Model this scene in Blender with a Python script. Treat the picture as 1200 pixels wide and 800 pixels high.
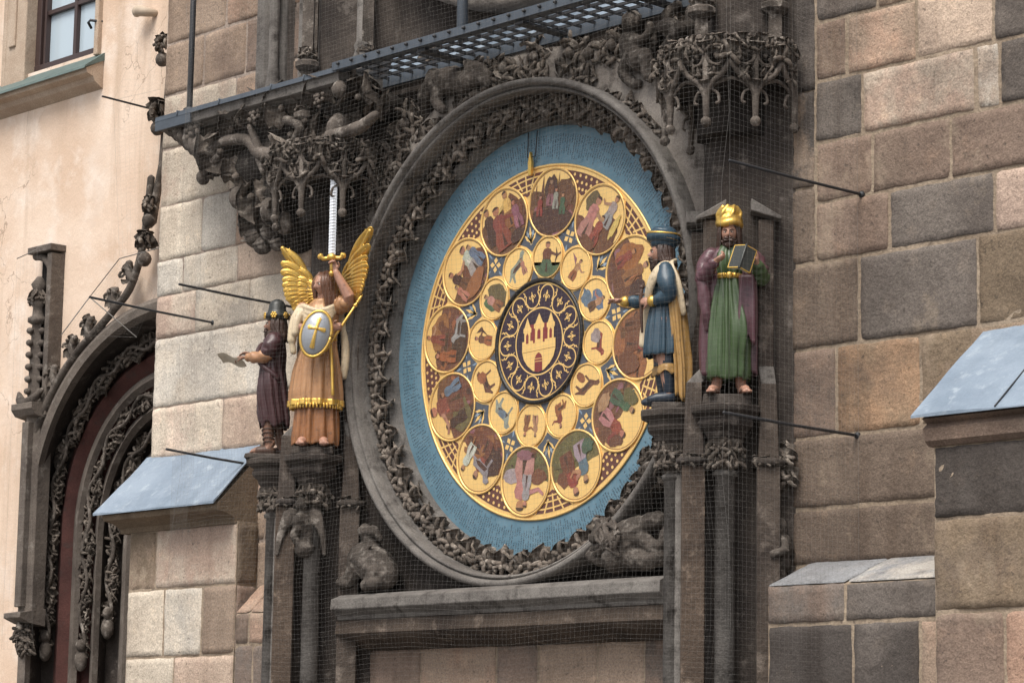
import bpy, math, random
import numpy as np
from mathutils import Vector, Matrix
PI = math.pi
for o in list(bpy.data.objects): bpy.data.objects.remove(o)
SC = bpy.context.scene
COL = SC.collection
DZ = 4.29                                   # height of the calendar's centre above the square

# ------------------------------------------------------------------ camera, sky, sun, exposure
TH, PITCH, ROLL, FPX = 0.823056, 0.161168, 0.0166122, 3194.476
CAM = np.array([11.99708, -11.36581, 1.6])
_d = np.array([-math.sin(TH)*math.cos(PITCH), math.cos(TH)*math.cos(PITCH), math.sin(PITCH)])
_r0 = np.array([math.cos(TH), math.sin(TH), 0.0]); _u0 = np.cross(_r0, _d)
_r = _r0*math.cos(ROLL)+_u0*math.sin(ROLL); _u = -_r0*math.sin(ROLL)+_u0*math.cos(ROLL)
cd = bpy.data.cameras.new('camera'); cam = bpy.data.objects.new('camera', cd); COL.objects.link(cam)
cam.matrix_world = Matrix(((_r[0], _u[0], -_d[0], CAM[0]), (_r[1], _u[1], -_d[1], CAM[1]), (_r[2], _u[2], -_d[2], CAM[2]), (0, 0, 0, 1)))
cd.sensor_width = 36.0; cd.lens = FPX/1200*36.0; cd.clip_start = 0.1; cd.clip_end = 2000
SC.camera = cam

def W(px, py, Y):
    """world point seen at a photo pixel, on the vertical plane at depth Y (used to measure the facade)"""
    v = _d + _r*(px-600)/FPX + _u*(400-py)/FPX
    return CAM + v*((Y-CAM[1])/v[1])

SUN_EL, SUN_AZ = math.radians(58), math.radians(162)      # azimuth measured clockwise from +Y (north)
wd = bpy.data.worlds.new('World'); SC.world = wd; wd.use_nodes = True
nt = wd.node_tree; bg = nt.nodes['Background']
sky = nt.nodes.new('ShaderNodeTexSky'); sky.sky_type = 'NISHITA'; sky.sun_disc = False
sky.sun_elevation = SUN_EL; sky.sun_rotation = SUN_AZ; sky.air_density = 1.0; sky.dust_density = 4.0; sky.ozone_density = 1.0
hs = nt.nodes.new('ShaderNodeHueSaturation'); hs.inputs['Saturation'].default_value = 0.35
nt.links.new(sky.outputs[0], hs.inputs['Color']); nt.links.new(hs.outputs[0], bg.inputs['Color'])
bg.inputs['Strength'].default_value = 0.095
sd = bpy.data.lights.new('sun', 'SUN'); sd.energy = 1.5; sd.angle = math.radians(28); sd.color = (1.0, 0.95, 0.87)
sun = bpy.data.objects.new('sun', sd); COL.objects.link(sun)
_sv = Vector((math.sin(SUN_AZ)*math.cos(SUN_EL), math.cos(SUN_AZ)*math.cos(SUN_EL), math.sin(SUN_EL)))
sun.rotation_euler = _sv.to_track_quat('Z', 'Y').to_euler(); sun.location = (4, -20, 25)
vs = SC.view_settings; vs.view_transform = 'Standard'; vs.look = 'None'; vs.gamma = 1; vs.use_curve_mapping = False
vs.exposure = 1.08

# ------------------------------------------------------------------ materials
def nmat(name):
    m = bpy.data.materials.new(name); m.use_nodes = True
    return m, m.node_tree, m.node_tree.nodes['Principled BSDF']
def N(t, typ, **kw):
    n = t.nodes.new(typ)
    for k, v in kw.items():
        if k in n.inputs.keys() and not hasattr(n, k): n.inputs[k].default_value = v
        elif hasattr(n, k): setattr(n, k, v)
        else: n.inputs[k].default_value = v
    return n
def mixc(t, fac, a, b, mode='MIX'):
    n = t.nodes.new('ShaderNodeMix'); n.data_type = 'RGBA'; n.blend_type = mode
    for s, v in ((n.inputs['Factor'], fac), (n.inputs[6], a), (n.inputs[7], b)):
        if hasattr(v, 'links'): t.links.new(v, s)
        elif isinstance(v, (int, float)): s.default_value = v
        else: s.default_value = (*v, 1)
    return n.outputs[2]
def ramp(t, src, lo, hi):
    n = t.nodes.new('ShaderNodeMapRange'); n.clamp = True
    n.inputs['From Min'].default_value = lo; n.inputs['From Max'].default_value = hi
    t.links.new(src, n.inputs['Value']); return n.outputs['Result']
def noise(t, co, scale, detail=4, rough=.55, stretch=None):
    if stretch:
        mp = t.nodes.new('ShaderNodeMapping'); mp.inputs['Scale'].default_value = stretch
        t.links.new(co, mp.inputs['Vector']); co = mp.outputs[0]
    n = t.nodes.new('ShaderNodeTexNoise'); n.inputs['Scale'].default_value = scale
    n.inputs['Detail'].default_value = detail; n.inputs['Roughness'].default_value = rough
    t.links.new(co, n.inputs['Vector']); return n.outputs['Fac']
def math_(t, op, a, b=None):
    n = t.nodes.new('ShaderNodeMath'); n.operation = op
    for s, v in zip(n.inputs, (a, b)):
        if v is None: continue
        if hasattr(v, 'links'): t.links.new(v, s)
        else: s.default_value = v
    return n.outputs[0]
def bump(t, bsdf, h, strength, dist):
    b = t.nodes.new('ShaderNodeBump'); b.inputs['Strength'].default_value = strength; b.inputs['Distance'].default_value = dist
    t.links.new(h, b.inputs['Height']); t.links.new(b.outputs[0], bsdf.inputs['Normal'])

def stone(name, c1, c2, c3=None, c3lo=.58, c3hi=.7, scale=1.6, grain=.5, bmp=.5, rough=.9, streak=.0, streakc=(.05,.045,.04), spots=0.0, gscale=90, crust=0.0, cracks=0.0):
    m, t, b = nmat(name)
    co = t.nodes.new('ShaderNodeTexCoord').outputs['Object']
    n1 = noise(t, co, scale, 6, .62)
    col = mixc(t, ramp(t, n1, .36, .64), c1, c2)
    n2 = noise(t, co, scale*3.1, 5, .65)
    if c3: col = mixc(t, ramp(t, n2, c3lo, c3hi), col, c3)
    if streak:
        n4 = noise(t, co, 3.0, 5, .6, (1.6, 1.6, .16))
        col = mixc(t, math_(t, 'MULTIPLY', ramp(t, n4, .52, .72), streak), col, streakc)
    at = t.nodes.new('ShaderNodeAttribute'); at.attribute_name = 'tint'
    tc_ = at.outputs['Color']
    if spots:                                   # blocks of two-coloured sandstone: patches of a second tone
        a2 = t.nodes.new('ShaderNodeAttribute'); a2.attribute_name = 'tintb'
        tc_ = mixc(t, ramp(t, noise(t, co, 2.6, 6, .68, (1, 1, .8)), .47, .60), tc_, a2.outputs['Color'])
    col = mixc(t, 1.0, col, tc_, 'MULTIPLY')
    n3 = noise(t, co, gscale, 5, .7)
    g = t.nodes.new('ShaderNodeMapRange'); g.inputs['From Min'].default_value = .3; g.inputs['From Max'].default_value = .7
    g.inputs['To Min'].default_value = 1-grain; g.inputs['To Max'].default_value = 1+grain
    t.links.new(n3, g.inputs['Value'])
    cg = t.nodes.new('ShaderNodeCombineColor')
    for k in range(3): t.links.new(g.outputs[0], cg.inputs[k])
    col = mixc(t, 1.0, col, cg.outputs[0], 'MULTIPLY')
    if spots:
        v = noise(t, co, 34, 2, .5)
        col = mixc(t, math_(t, 'MULTIPLY', ramp(t, v, .66, .74), spots), col, (.04, .035, .03))
    if crust:                                   # black weathering crust and pale scaled patches, each with its own ragged edge
        k1 = noise(t, co, 1.5, 8, .72); k2 = noise(t, co, 2.1, 8, .7, (1, 1, .7))
        col = mixc(t, math_(t, 'MULTIPLY', ramp(t, k1, .52, .74), crust), col, (.075, .064, .056))
        col = mixc(t, math_(t, 'MULTIPLY', ramp(t, k2, .58, .70), crust*.9), col, (.36, .285, .21))
    if cracks:
        wv = t.nodes.new('ShaderNodeTexVoronoi'); wv.feature = 'DISTANCE_TO_EDGE'; wv.inputs['Scale'].default_value = .75
        ad = t.nodes.new('ShaderNodeVectorMath'); ad.operation = 'ADD'; nz = t.nodes.new('ShaderNodeTexNoise'); nz.inputs['Scale'].default_value = 3.0; nz.inputs['Detail'].default_value = 6
        t.links.new(co, nz.inputs['Vector']); t.links.new(co, ad.inputs[0]); t.links.new(nz.outputs['Color'], ad.inputs[1]); t.links.new(ad.outputs[0], wv.inputs['Vector'])
        ck = math_(t, 'MULTIPLY', math_(t, 'LESS_THAN', wv.outputs['Distance'], .0045), ramp(t, noise(t, co, 1.1, 2), .50, .56))
        col = mixc(t, math_(t, 'MULTIPLY', ck, cracks), col, (.28, .20, .15))
        pt_ = ramp(t, noise(t, co, 1.3, 7, .7), .57, .60); col = mixc(t, math_(t, 'MULTIPLY', pt_, .35), col, (.62, .50, .41))
    t.links.new(col, b.inputs['Base Color']); b.inputs['Roughness'].default_value = rough
    b.inputs['Specular IOR Level'].default_value = .25
    h = math_(t, 'ADD', math_(t, 'MULTIPLY', n3, .35), math_(t, 'ADD', math_(t, 'MULTIPLY', n2, .8), noise(t, co, 24, 4, .6)))
    bump(t, b, h, bmp, .02)
    return m
def paint(name, c, rough=.45, metal=0.0, grime=.35, dark=None, bmp=.15, scale=14, spec=.4, fine=0):
    m, t, b = nmat(name)
    co = t.nodes.new('ShaderNodeTexCoord').outputs['Object']
    n1 = noise(t, co, scale, 5, .6)
    dk = dark or tuple(x*.45 for x in c)
    f = math_(t, 'MULTIPLY', ramp(t, n1, .42, .75), grime)
    col = mixc(t, f, c, dk)
    at = t.nodes.new('ShaderNodeAttribute'); at.attribute_name = 'tint'
    col = mixc(t, 1.0, col, at.outputs['Color'], 'MULTIPLY')
    if not fine and (name.endswith('_paint') or name in ('painted_flesh', 'dark_painted_flesh')):      # chipped, dirty old paint
        nf = noise(t, co, 38, 6, .7); col = mixc(t, math_(t, 'MULTIPLY', ramp(t, nf, .56, .66), .55), col, tuple(x*.55+.006 for x in dk)); col = mixc(t, math_(t, 'MULTIPLY', ramp(t, nf, .40, .33), .35), col, tuple(min(.8, x*1.5+.03) for x in c))
    if fine:
        nf = noise(t, co, scale*4, 4, .7); col = mixc(t, math_(t, 'MULTIPLY', ramp(t, nf, .50, .72), fine), col, tuple(x*.30 for x in dk)); col = mixc(t, math_(t, 'MULTIPLY', ramp(t, nf, .48, .30), fine*.55), col, (.62, .42, .20))
    t.links.new(col, b.inputs['Base Color'])
    b.inputs['Roughness'].default_value = rough; b.inputs['Metallic'].default_value = metal
    b.inputs['Specular IOR Level'].default_value = spec
    bump(t, b, noise(t, co, scale*5, 4, .6), bmp, .006)
    return m

MT = {}
MT['ashlar'] = stone('sandstone_ashlar', (.80,.78,.77), (1.12,1.12,1.12), (1.32,1.27,1.2), .56, .78, scale=2.0, grain=.34, bmp=.5, streak=.75, streakc=(.62,.58,.56), spots=.5)
MT['ashlar_dark'] = stone('weathered_brown_ashlar', (.78,.76,.75), (1.15,1.14,1.12), (1.38,1.30,1.2), .56, .78, scale=2.0, grain=.36, bmp=.55, streak=.7, streakc=(.60,.55,.52), spots=.5, crust=.60)
MT['mortar'] = stone('lime_mortar', (.235,.180,.130), (.315,.25,.185), (.16,.125,.095), scale=4, grain=.25, bmp=.6, gscale=60)
MT['dark'] = stone('sooty_sandstone', (.030,.024,.021), (.070,.057,.048), (.145,.124,.108), .57, .74, scale=2.6, grain=.32, bmp=.5, streak=.5, streakc=(.035,.03,.028))
MT['carve'] = stone('carved_dark_stone', (.044,.036,.030), (.118,.098,.083), (.270,.238,.208), .53, .70, scale=4.5, grain=.30, bmp=.45)
MT['grey'] = stone('grey_sandstone', (.095,.085,.078), (.185,.170,.155), (.042,.036,.032), .54, .70, scale=2.4, grain=.28, bmp=.4, streak=.5, streakc=(.06,.055,.05))
MT['portal'] = stone('portal_stone', (.085,.07,.06), (.15,.125,.105), (.22,.195,.17), .56, .74, scale=3, grain=.28, bmp=.4)
MT['portal_red'] = stone('red_painted_stone', (.060,.027,.024), (.098,.042,.036), (.055,.038,.034), .55, .7, scale=3, grain=.25, bmp=.3)
MT['plaster'] = stone('pink_plaster', (.58,.425,.315), (.70,.56,.45), (.73,.62,.53), .50, .70, scale=.9, grain=.09, bmp=.22, streak=.6, streakc=(.45,.33,.24), gscale=70, cracks=.6)
MT['surround'] = stone('window_sandstone', (.36,.27,.20), (.45,.36,.28), None, scale=3, grain=.25, bmp=.3)
MT['lead'] = stone('lead_sheet', (.175,.220,.275), (.235,.285,.345), (.33,.38,.43), .55, .72, scale=3.2, grain=.08, bmp=.22, rough=.5, streak=.5, streakc=(.13,.165,.21))
MT['zinc'] = paint('grey_zinc', (.085,.100,.120), .5, .3, .4)
MT['iron'] = paint('dark_iron', (.045,.046,.05), .55, .4, .3)
MT['copper'] = paint('green_copper_flashing', (.11,.15,.14), .6, .2, .5)
MT['cobble'] = stone('cobbles', (.12,.115,.11), (.2,.19,.18), None, scale=8, grain=.4, bmp=.8)
MT['frame'] = paint('dark_window_frame', (.055,.035,.032), .4, 0, .2)
MT['wire'] = paint('net_wire', (.17,.16,.148), .7, 0, .1)
MT['cream_lamp'] = paint('cream_ceramic', (.42,.34,.26), .6, 0, .3)
m, t, b = nmat('window_glass'); b.inputs['Base Color'].default_value = (.42,.50,.56,1); b.inputs['Roughness'].default_value = .08; b.inputs['Specular IOR Level'].default_value = .9
MT['glass'] = m
MT['curtain'] = paint('pale_blind', (.60,.66,.70), .8, 0, .1)

MT['gold'] = paint('gilding', (.72,.46,.11), .36, .75, .45, (.42,.23,.05), .25)
MT['dialgold'] = paint('dial_gold_leaf', (.91,.60,.225), .35, .42, .35, (.72,.42,.14), .10, 9)
MT['dialink'] = paint('dial_brown_ground', (.115,.045,.035), .5, 0, .2)
MT['dialblue'] = paint('dial_slate_ground', (.075,.085,.105), .5, 0, .2)
MT['dialart'] = paint('dial_oil_paint', (1,1,1), .5, 0, .75, (.50,.38,.30), .08, 30, fine=.55)
MT['rimline'] = paint('dial_line', (.20,.10,.045), .5, 0, .2)
MT['embpurple'] = paint('emblem_purple', (.034,.020,.032), .5, 0, .2)
MT['embred'] = paint('emblem_red', (.20,.035,.035), .5, 0, .2)
MT['black'] = paint('black_rim', (.012,.011,.011), .4, 0, .1)
MT['silver'] = paint('silver_leaf', (.33,.345,.37), .4, .5, .3)
MT['blade'] = paint('silvered_blade', (.72,.75,.80), .45, .25, .2)
MT['skin'] = paint('painted_flesh', (.40,.215,.150), .45, 0, .45, (.20,.10,.07))
MT['skin2'] = paint('dark_painted_flesh', (.25,.130,.085), .45, 0, .45, (.12,.06,.04))
MT['hair'] = paint('brown_hair_paint', (.055,.030,.022), .4, 0, .4)
MT['hair2'] = paint('auburn_hair_paint', (.13,.060,.035), .4, 0, .4)
MT['eye'] = paint('eye_paint', (.55,.50,.45), .3, 0, .1)
MT['pupil'] = paint('pupil_paint', (.02,.015,.012), .3, 0, .1)
MT['greenrobe'] = paint('green_robe_paint', (.052,.084,.034), .38, 0, .5, (.03,.05,.02))
MT['purplecoat'] = paint('purple_coat_paint', (.10,.045,.055), .38, 0, .5, (.035,.018,.02))
MT['aubergine'] = paint('aubergine_robe_paint', (.062,.028,.030), .36, 0, .5, (.02,.011,.012))
MT['bluetunic'] = paint('blue_tunic_paint', (.030,.060,.086), .38, 0, .5, (.015,.03,.05))
MT['darkblue'] = paint('dark_blue_paint', (.022,.032,.048), .38, 0, .4)
MT['ochrecape'] = paint('ochre_cape_paint', (.36,.21,.07), .42, 0, .5, (.17,.09,.03))
MT['creamsash'] = paint('cream_sash_paint', (.58,.47,.32), .5, 0, .35)
MT['peach'] = paint('peach_gown_paint', (.38,.205,.100), .4, .15, .5, (.25,.11,.045))
MT['brownskirt'] = paint('brown_skirt_paint', (.29,.125,.050), .4, .1, .55, (.12,.05,.02))
MT['tansleeve'] = paint('tan_sleeve_paint', (.40,.21,.11), .45, 0, .4)
MT['darkhat'] = paint('dark_hat_paint', (.030,.032,.030), .4, 0, .4)
MT['paper'] = paint('parchment', (.60,.53,.42), .6, 0, .25)
MT['bookcover'] = paint('black_book_cover', (.030,.033,.030), .4, 0, .3)
MT['leather'] = paint('sandal_leather', (.075,.038,.025), .5, 0, .3)

def text_ring_material():
    """blue ring with radial columns of tiny dark lettering of uneven length"""
    m, t, b = nmat('blue_lettered_ring')
    tc = t.nodes.new('ShaderNodeTexCoord').outputs['Object']
    sx = t.nodes.new('ShaderNodeSeparateXYZ'); t.links.new(tc, sx.inputs[0])
    ang = math_(t, 'ARCTAN2', sx.outputs['Z'], sx.outputs['X'])
    cells = math_(t, 'MULTIPLY', math_(t, 'ADD', ang, PI), 365/(2*PI))
    cell = math_(t, 'FLOOR', cells); fr = math_(t, 'FRACT', cells)
    rad = math_(t, 'SQRT', math_(t, 'ADD', math_(t, 'MULTIPLY', sx.outputs['X'], sx.outputs['X']), math_(t, 'MULTIPLY', sx.outputs['Z'], sx.outputs['Z'])))
    wn = t.nodes.new('ShaderNodeTexWhiteNoise'); wn.noise_dimensions = '1D'; t.links.new(cell, wn.inputs['W'])
    start = math_(t, 'ADD', 1.125, math_(t, 'MULTIPLY', wn.outputs['Value'], .05))
    inlen = math_(t, 'GREATER_THAN', rad, start)
    outlim = math_(t, 'LESS_THAN', rad, 1.292)
    row = math_(t, 'MULTIPLY', math_(t, 'GREATER_THAN', fr, .22), math_(t, 'LESS_THAN', fr, .80))
    cv = t.nodes.new('ShaderNodeCombineXYZ'); t.links.new(cells, cv.inputs[0]); t.links.new(math_(t, 'MULTIPLY', rad, 95), cv.inputs[1])
    ns = noise(t, cv.outputs[0], 1.7, 2, .5)
    letter = math_(t, 'GREATER_THAN', ns, .50)
    cw = t.nodes.new('ShaderNodeCombineXYZ'); t.links.new(cell, cw.inputs[0]); t.links.new(math_(t, 'MULTIPLY', rad, 16), cw.inputs[1])
    word = math_(t, 'GREATER_THAN', noise(t, cw.outputs[0], 1.0, 1, .5), .40)
    mk = math_(t, 'MULTIPLY', math_(t, 'MULTIPLY', inlen, outlim), math_(t, 'MULTIPLY', row, math_(t, 'MULTIPLY', letter, word)))
    n1 = noise(t, tc, 7, 6, .65)
    blue = mixc(t, ramp(t, n1, .35, .68), (.080,.165,.222), (.125,.220,.280))
    blue = mixc(t, math_(t, 'MULTIPLY', ramp(t, noise(t, tc, 40, 4, .6), .5, .75), .35), blue, (.18,.27,.32))
    col = mixc(t, math_(t, 'MULTIPLY', mk, .85), blue, (.016,.030,.048))
    t.links.new(col, b.inputs['Base Color']); b.inputs['Roughness'].default_value = .55
    return m
MT['bluering'] = text_ring_material()

# ------------------------------------------------------------------ mesh builder
def V3(*a): return np.array(a, float)
def unit(v):
    v = np.asarray(v, float); l = np.linalg.norm(v); return v/l if l > 1e-12 else v
class MB:
    def __init__(s): s.V = []; s.F = []; s.MI = []; s.SM = []; s.T = []; s.TB = []; s.n = 0; s.X = None; s.tb = None
    def add(s, V, F, m=0, sm=True, t=(1, 1, 1)):
        V = np.asarray(V, float).reshape(-1, 3)
        if s.X is not None: V = V @ s.X[:3, :3].T + s.X[:3, 3]
        s.V.append(V); o = s.n; s.n += len(V)
        for f in F: s.F.append([i+o for i in f])
        k = len(F); s.MI += [m]*k; s.SM += [sm]*k; s.T += [t]*k; s.TB += [s.tb or t]*k
    def poly(s, pts, m=0, t=(1, 1, 1)): s.add(pts, [list(range(len(pts)))], m, False, t)
    def box(s, x0, x1, y0, y1, z0, z1, m=0, t=(1, 1, 1)):
        V = [(x, y, z) for z in (z0, z1) for y in (y0, y1) for x in (x0, x1)]
        s.add(V, [(0,2,3,1),(4,5,7,6),(0,1,5,4),(2,6,7,3),(0,4,6,2),(1,3,7,5)], m, False, t)
    def obox(s, c, ax, h, m=0, t=(1, 1, 1)):
        ax = [unit(a) for a in ax]; c = np.asarray(c, float)
        V = [c+ax[0]*h[0]*i+ax[1]*h[1]*j+ax[2]*h[2]*k for k in (-1,1) for j in (-1,1) for i in (-1,1)]
        s.add(V, [(0,2,3,1),(4,5,7,6),(0,1,5,4),(2,6,7,3),(0,4,6,2),(1,3,7,5)], m, False, t)
    def prism(s, poly, z0, z1, m=0, t=(1, 1, 1), sc=1.0, c=None):
        n = len(poly); P = [(x, y, z0) for x, y in poly]
        if c is None: c = (sum(p[0] for p in poly)/n, sum(p[1] for p in poly)/n)
        P += [(c[0]+(x-c[0])*sc, c[1]+(y-c[1])*sc, z1) for x, y in poly]
        F = [[i, (i+1) % n, n+(i+1) % n, n+i] for i in range(n)]+[list(range(n))[::-1], list(range(n, 2*n))]
        s.add(P, F, m, False, t)
    def extrx(s, prof, x0, x1, m=0, t=(1, 1, 1), sm=False):       # closed profile [(y,z)] along X
        n = len(prof); P = [(x0, y, z) for y, z in prof]+[(x1, y, z) for y, z in prof]
        s.add(P, [[i, (i+1) % n, n+(i+1) % n, n+i] for i in range(n)], m, sm, t)
        s.add(P, [list(range(n)), list(range(n, 2*n))[::-1]], m, False, t)
    def extry(s, prof, y0, y1, m=0, t=(1, 1, 1)):                 # closed outline [(x,z)] from y0 to y1
        n = len(prof); P = [(x, y0, z) for x, z in prof]+[(x, y1, z) for x, z in prof]
        s.add(P, [[i, (i+1) % n, n+(i+1) % n, n+i] for i in range(n)]+[list(range(n)), list(range(n, 2*n))[::-1]], m, False, t)
    def ring(s, prof, c, a0=0, a1=2*PI, n=128, m=0, sm=True, t=(1, 1, 1), caps=False):   # open profile [(r,y)] about the Y axis through c
        full = abs(a1-a0-2*PI) < 1e-6; k = len(prof); V = []
        cnt = n if full else n+1
        for i in range(cnt):
            a = a0+(a1-a0)*i/n
            for r, y in prof: V.append((c[0]+r*math.cos(a), c[1]+y, c[2]+r*math.sin(a)))
        F = []
        for i in range(n):
            j = (i+1) % cnt
            for q in range(k-1): F.append([i*k+q, i*k+q+1, j*k+q+1, j*k+q])
        s.add(V, F, m, sm, t)
        if caps and not full:
            s.add(V, [list(range(k)), list(range((cnt-1)*k, cnt*k))], m, False, t)
    def lathe(s, cx, cy, prof, n=20, m=0, sm=True, t=(1, 1, 1), a0=0, sq=(1, 1)):     # [(r,z)] about a vertical axis
        k = len(prof); V = []
        for i in range(n):
            a = a0+2*PI*i/n
            for r, z in prof: V.append((cx+r*math.cos(a)*sq[0], cy+r*math.sin(a)*sq[1], z))
        F = [[i*k+q, ((i+1) % n)*k+q, ((i+1) % n)*k+q+1, i*k+q+1] for i in range(n) for q in range(k-1)]
        s.add(V, F, m, sm, t)
        s.add(V, [[i*k for i in range(n)][::-1], [i*k+k-1 for i in range(n)]], m, False, t)
    def tube(s, path, rad, n=6, m=0, sm=True, t=(1, 1, 1), flat=None, ref=None, cap=True):
        P = np.asarray(path, float); L = len(P)
        R = np.full(L, rad, float) if np.isscalar(rad) else np.asarray(rad, float)
        T = np.gradient(P, axis=0); T /= (np.linalg.norm(T, axis=1)[:, None]+1e-12)
        if cap:
            P = np.vstack([P[0]-T[0]*R[0]*.75, P[0]-T[0]*R[0]*.4, P, P[-1]+T[-1]*R[-1]*.4, P[-1]+T[-1]*R[-1]*.75])
            R = np.concatenate([[R[0]*.25, R[0]*.78], R, [R[-1]*.78, R[-1]*.25]])
            T = np.vstack([T[0], T[0], T, T[-1], T[-1]]); L += 4
        u = np.asarray(ref, float) if ref is not None else (V3(0, 0, 1) if abs(T[0][2]) < .9 else V3(1, 0, 0))
        a = np.arange(n)*2*PI/n; fa, fb = (1, 1) if flat is None else flat
        V = np.empty((L, n, 3))
        for i in range(L):
            u = unit(u-T[i]*(u@T[i])); w = np.cross(T[i], u)
            V[i] = P[i]+R[i]*(np.cos(a)[:, None]*u*fa+np.sin(a)[:, None]*w*fb)
        F = [[i*n+j, i*n+(j+1) % n, (i+1)*n+(j+1) % n, (i+1)*n+j] for i in range(L-1) for j in range(n)]
        F += [list(range(n))[::-1], list(range((L-1)*n, L*n))]
        s.add(V.reshape(-1, 3), F, m, sm, t)
    def ell(s, c, ax, m=0, t=(1, 1, 1), nu=9, nv=6):
        c = np.asarray(c, float)
        ax = [V3(ax[0], 0, 0), V3(0, ax[1], 0), V3(0, 0, ax[2])] if np.isscalar(ax[0]) else [np.asarray(q, float) for q in ax]
        V = [c+ax[2]]
        for j in range(1, nv):
            th = PI*j/nv
            for i in range(nu):
                ph = 2*PI*i/nu; V.append(c+ax[0]*math.sin(th)*math.cos(ph)+ax[1]*math.sin(th)*math.sin(ph)+ax[2]*math.cos(th))
        V.append(c-ax[2]); b = len(V)-1
        F = [[0, 1+i, 1+(i+1) % nu] for i in range(nu)]
        F += [[1+j*nu+i, 1+(j+1)*nu+i, 1+(j+1)*nu+(i+1) % nu, 1+j*nu+(i+1) % nu] for j in range(nv-2) for i in range(nu)]
        F += [[b, 1+(nv-2)*nu+(i+1) % nu, 1+(nv-2)*nu+i] for i in range(nu)]
        s.add(V, F, m, True, t)
    def build(s, name, mats, parent=None, base=None, bevel=0, remesh=0, smooth_it=0, solid=0):
        V = np.vstack(s.V) if s.V else np.zeros((0, 3))
        if mats == 'carve' and not remesh: V = V+np.random.default_rng(len(V)).normal(0, .0010, V.shape)      # weathered, chipped carving
        if base is not None: V = V-np.asarray(base, float)
        else:
            q = parent
            while q is not None and q.get('_base') is None: q = q.parent
            if q is not None: V = V-np.array(q['_base'])
        me = bpy.data.meshes.new(name); me.from_pydata(V.tolist(), [], s.F)
        mats = mats if isinstance(mats, (list, tuple)) else [mats]
        for q in mats: me.materials.append(MT[q])
        me.polygons.foreach_set('material_index', s.MI); me.polygons.foreach_set('use_smooth', s.SM)
        at = me.attributes.new('tint', 'FLOAT_COLOR', 'FACE')
        at.data.foreach_set('color', np.array([(*c, 1) for c in s.T], 'f').ravel())
        if any('ashlar' in q for q in mats):
            at = me.attributes.new('tintb', 'FLOAT_COLOR', 'FACE'); at.data.foreach_set('color', np.array([(*c, 1) for c in s.TB], 'f').ravel())
        me.update()
        o = bpy.data.objects.new(name, me); COL.objects.link(o)
        if parent is not None: o.parent = parent
        elif base is not None: o.location = base
        if bevel:
            b = o.modifiers.new('bevel', 'BEVEL'); b.width = bevel; b.segments = 2; b.limit_method = 'ANGLE'; b.angle_limit = math.radians(40)
        if solid:
            b = o.modifiers.new('solid', 'SOLIDIFY'); b.thickness = solid; b.offset = 0
        if remesh:
            b = o.modifiers.new('remesh', 'REMESH'); b.mode = 'VOXEL'; b.voxel_size = remesh; b.use_smooth_shade = True
            if smooth_it:
                q = o.modifiers.new('smooth', 'SMOOTH'); q.iterations = smooth_it; q.factor = .5
            dg = bpy.context.evaluated_depsgraph_get(); m2 = bpy.data.meshes.new_from_object(o.evaluated_get(dg))
            o.modifiers.clear(); o.data = m2; m2.name = name
            if 'tint' in m2.attributes: m2.attributes.remove(m2.attributes['tint'])
            a2 = m2.attributes.new('tint', 'FLOAT_COLOR', 'FACE'); a2.data.foreach_set('color', np.full(4*len(m2.polygons), .72 if mats == ['carve'] else 1.0, 'f'))
            if mats == ['carve']:                            # chiselled, weathered surface
                P = np.empty(3*len(m2.vertices), 'f'); m2.vertices.foreach_get('co', P); P = P.reshape(-1, 3); Q = np.empty(3*len(m2.vertices), 'f'); m2.vertices.foreach_get('normal', Q); Q = Q.reshape(-1, 3)
                h_ = sum(np.sin(P @ k_*f_+p_)*a_ for k_, f_, p_, a_ in ((np.array([1,.6,.8]),85,1,.0013),(np.array([-.7,.5,1]),120,2,.0012),(np.array([.3,-1,.6]),190,3,.0008),(np.array([.9,.4,-.8]),240,4,.0006)))
                P = P+Q*h_[:, None]+np.random.default_rng(1).normal(0, .0004, P.shape); m2.vertices.foreach_set('co', P.astype('f').ravel())
            m2.polygons.foreach_set('use_smooth', np.ones(len(m2.polygons), bool)); m2.update()
        return o
def tag(o, label=None, cat=None, group=None, kind=None):
    if label: o['label'] = label
    if cat: o['category'] = cat
    if group: o['group'] = group
    if kind: o['kind'] = kind
    return o
def thing(name, base, label, cat, group=None, rotz=0, scale=1, own=True):
    """an Empty at the thing's base; parts built in world coordinates are shifted by its base"""
    o = bpy.data.objects.new(name, None); o.empty_display_size = .1; COL.objects.link(o)
    o.location = base; o.rotation_euler = (0, 0, rotz); o.scale = (scale,)*3
    if own: o['_base'] = [float(x) for x in base]
    return tag(o, label, cat, group)
def bez(p0, p1, p2, n=6):
    p0, p1, p2 = (np.asarray(p, float) for p in (p0, p1, p2)); t = np.linspace(0, 1, n)[:, None]
    return p0*(1-t)**2+2*p1*t*(1-t)+p2*t*t
def spline(pts, n=24):
    P = np.asarray(pts, float); P = np.vstack([2*P[0]-P[1], P, 2*P[-1]-P[-2]]); out = []
    k = len(P)-3
    for i in range(n):
        x = i/(n-1)*k; j = min(int(x), k-1); u = x-j; a, b, c, e = P[j:j+4]
        out.append(.5*((2*b)+(-a+c)*u+(2*a-5*b+4*c-e)*u*u+(-a+3*b-3*c+e)*u**3))
    return np.array(out)

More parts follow.
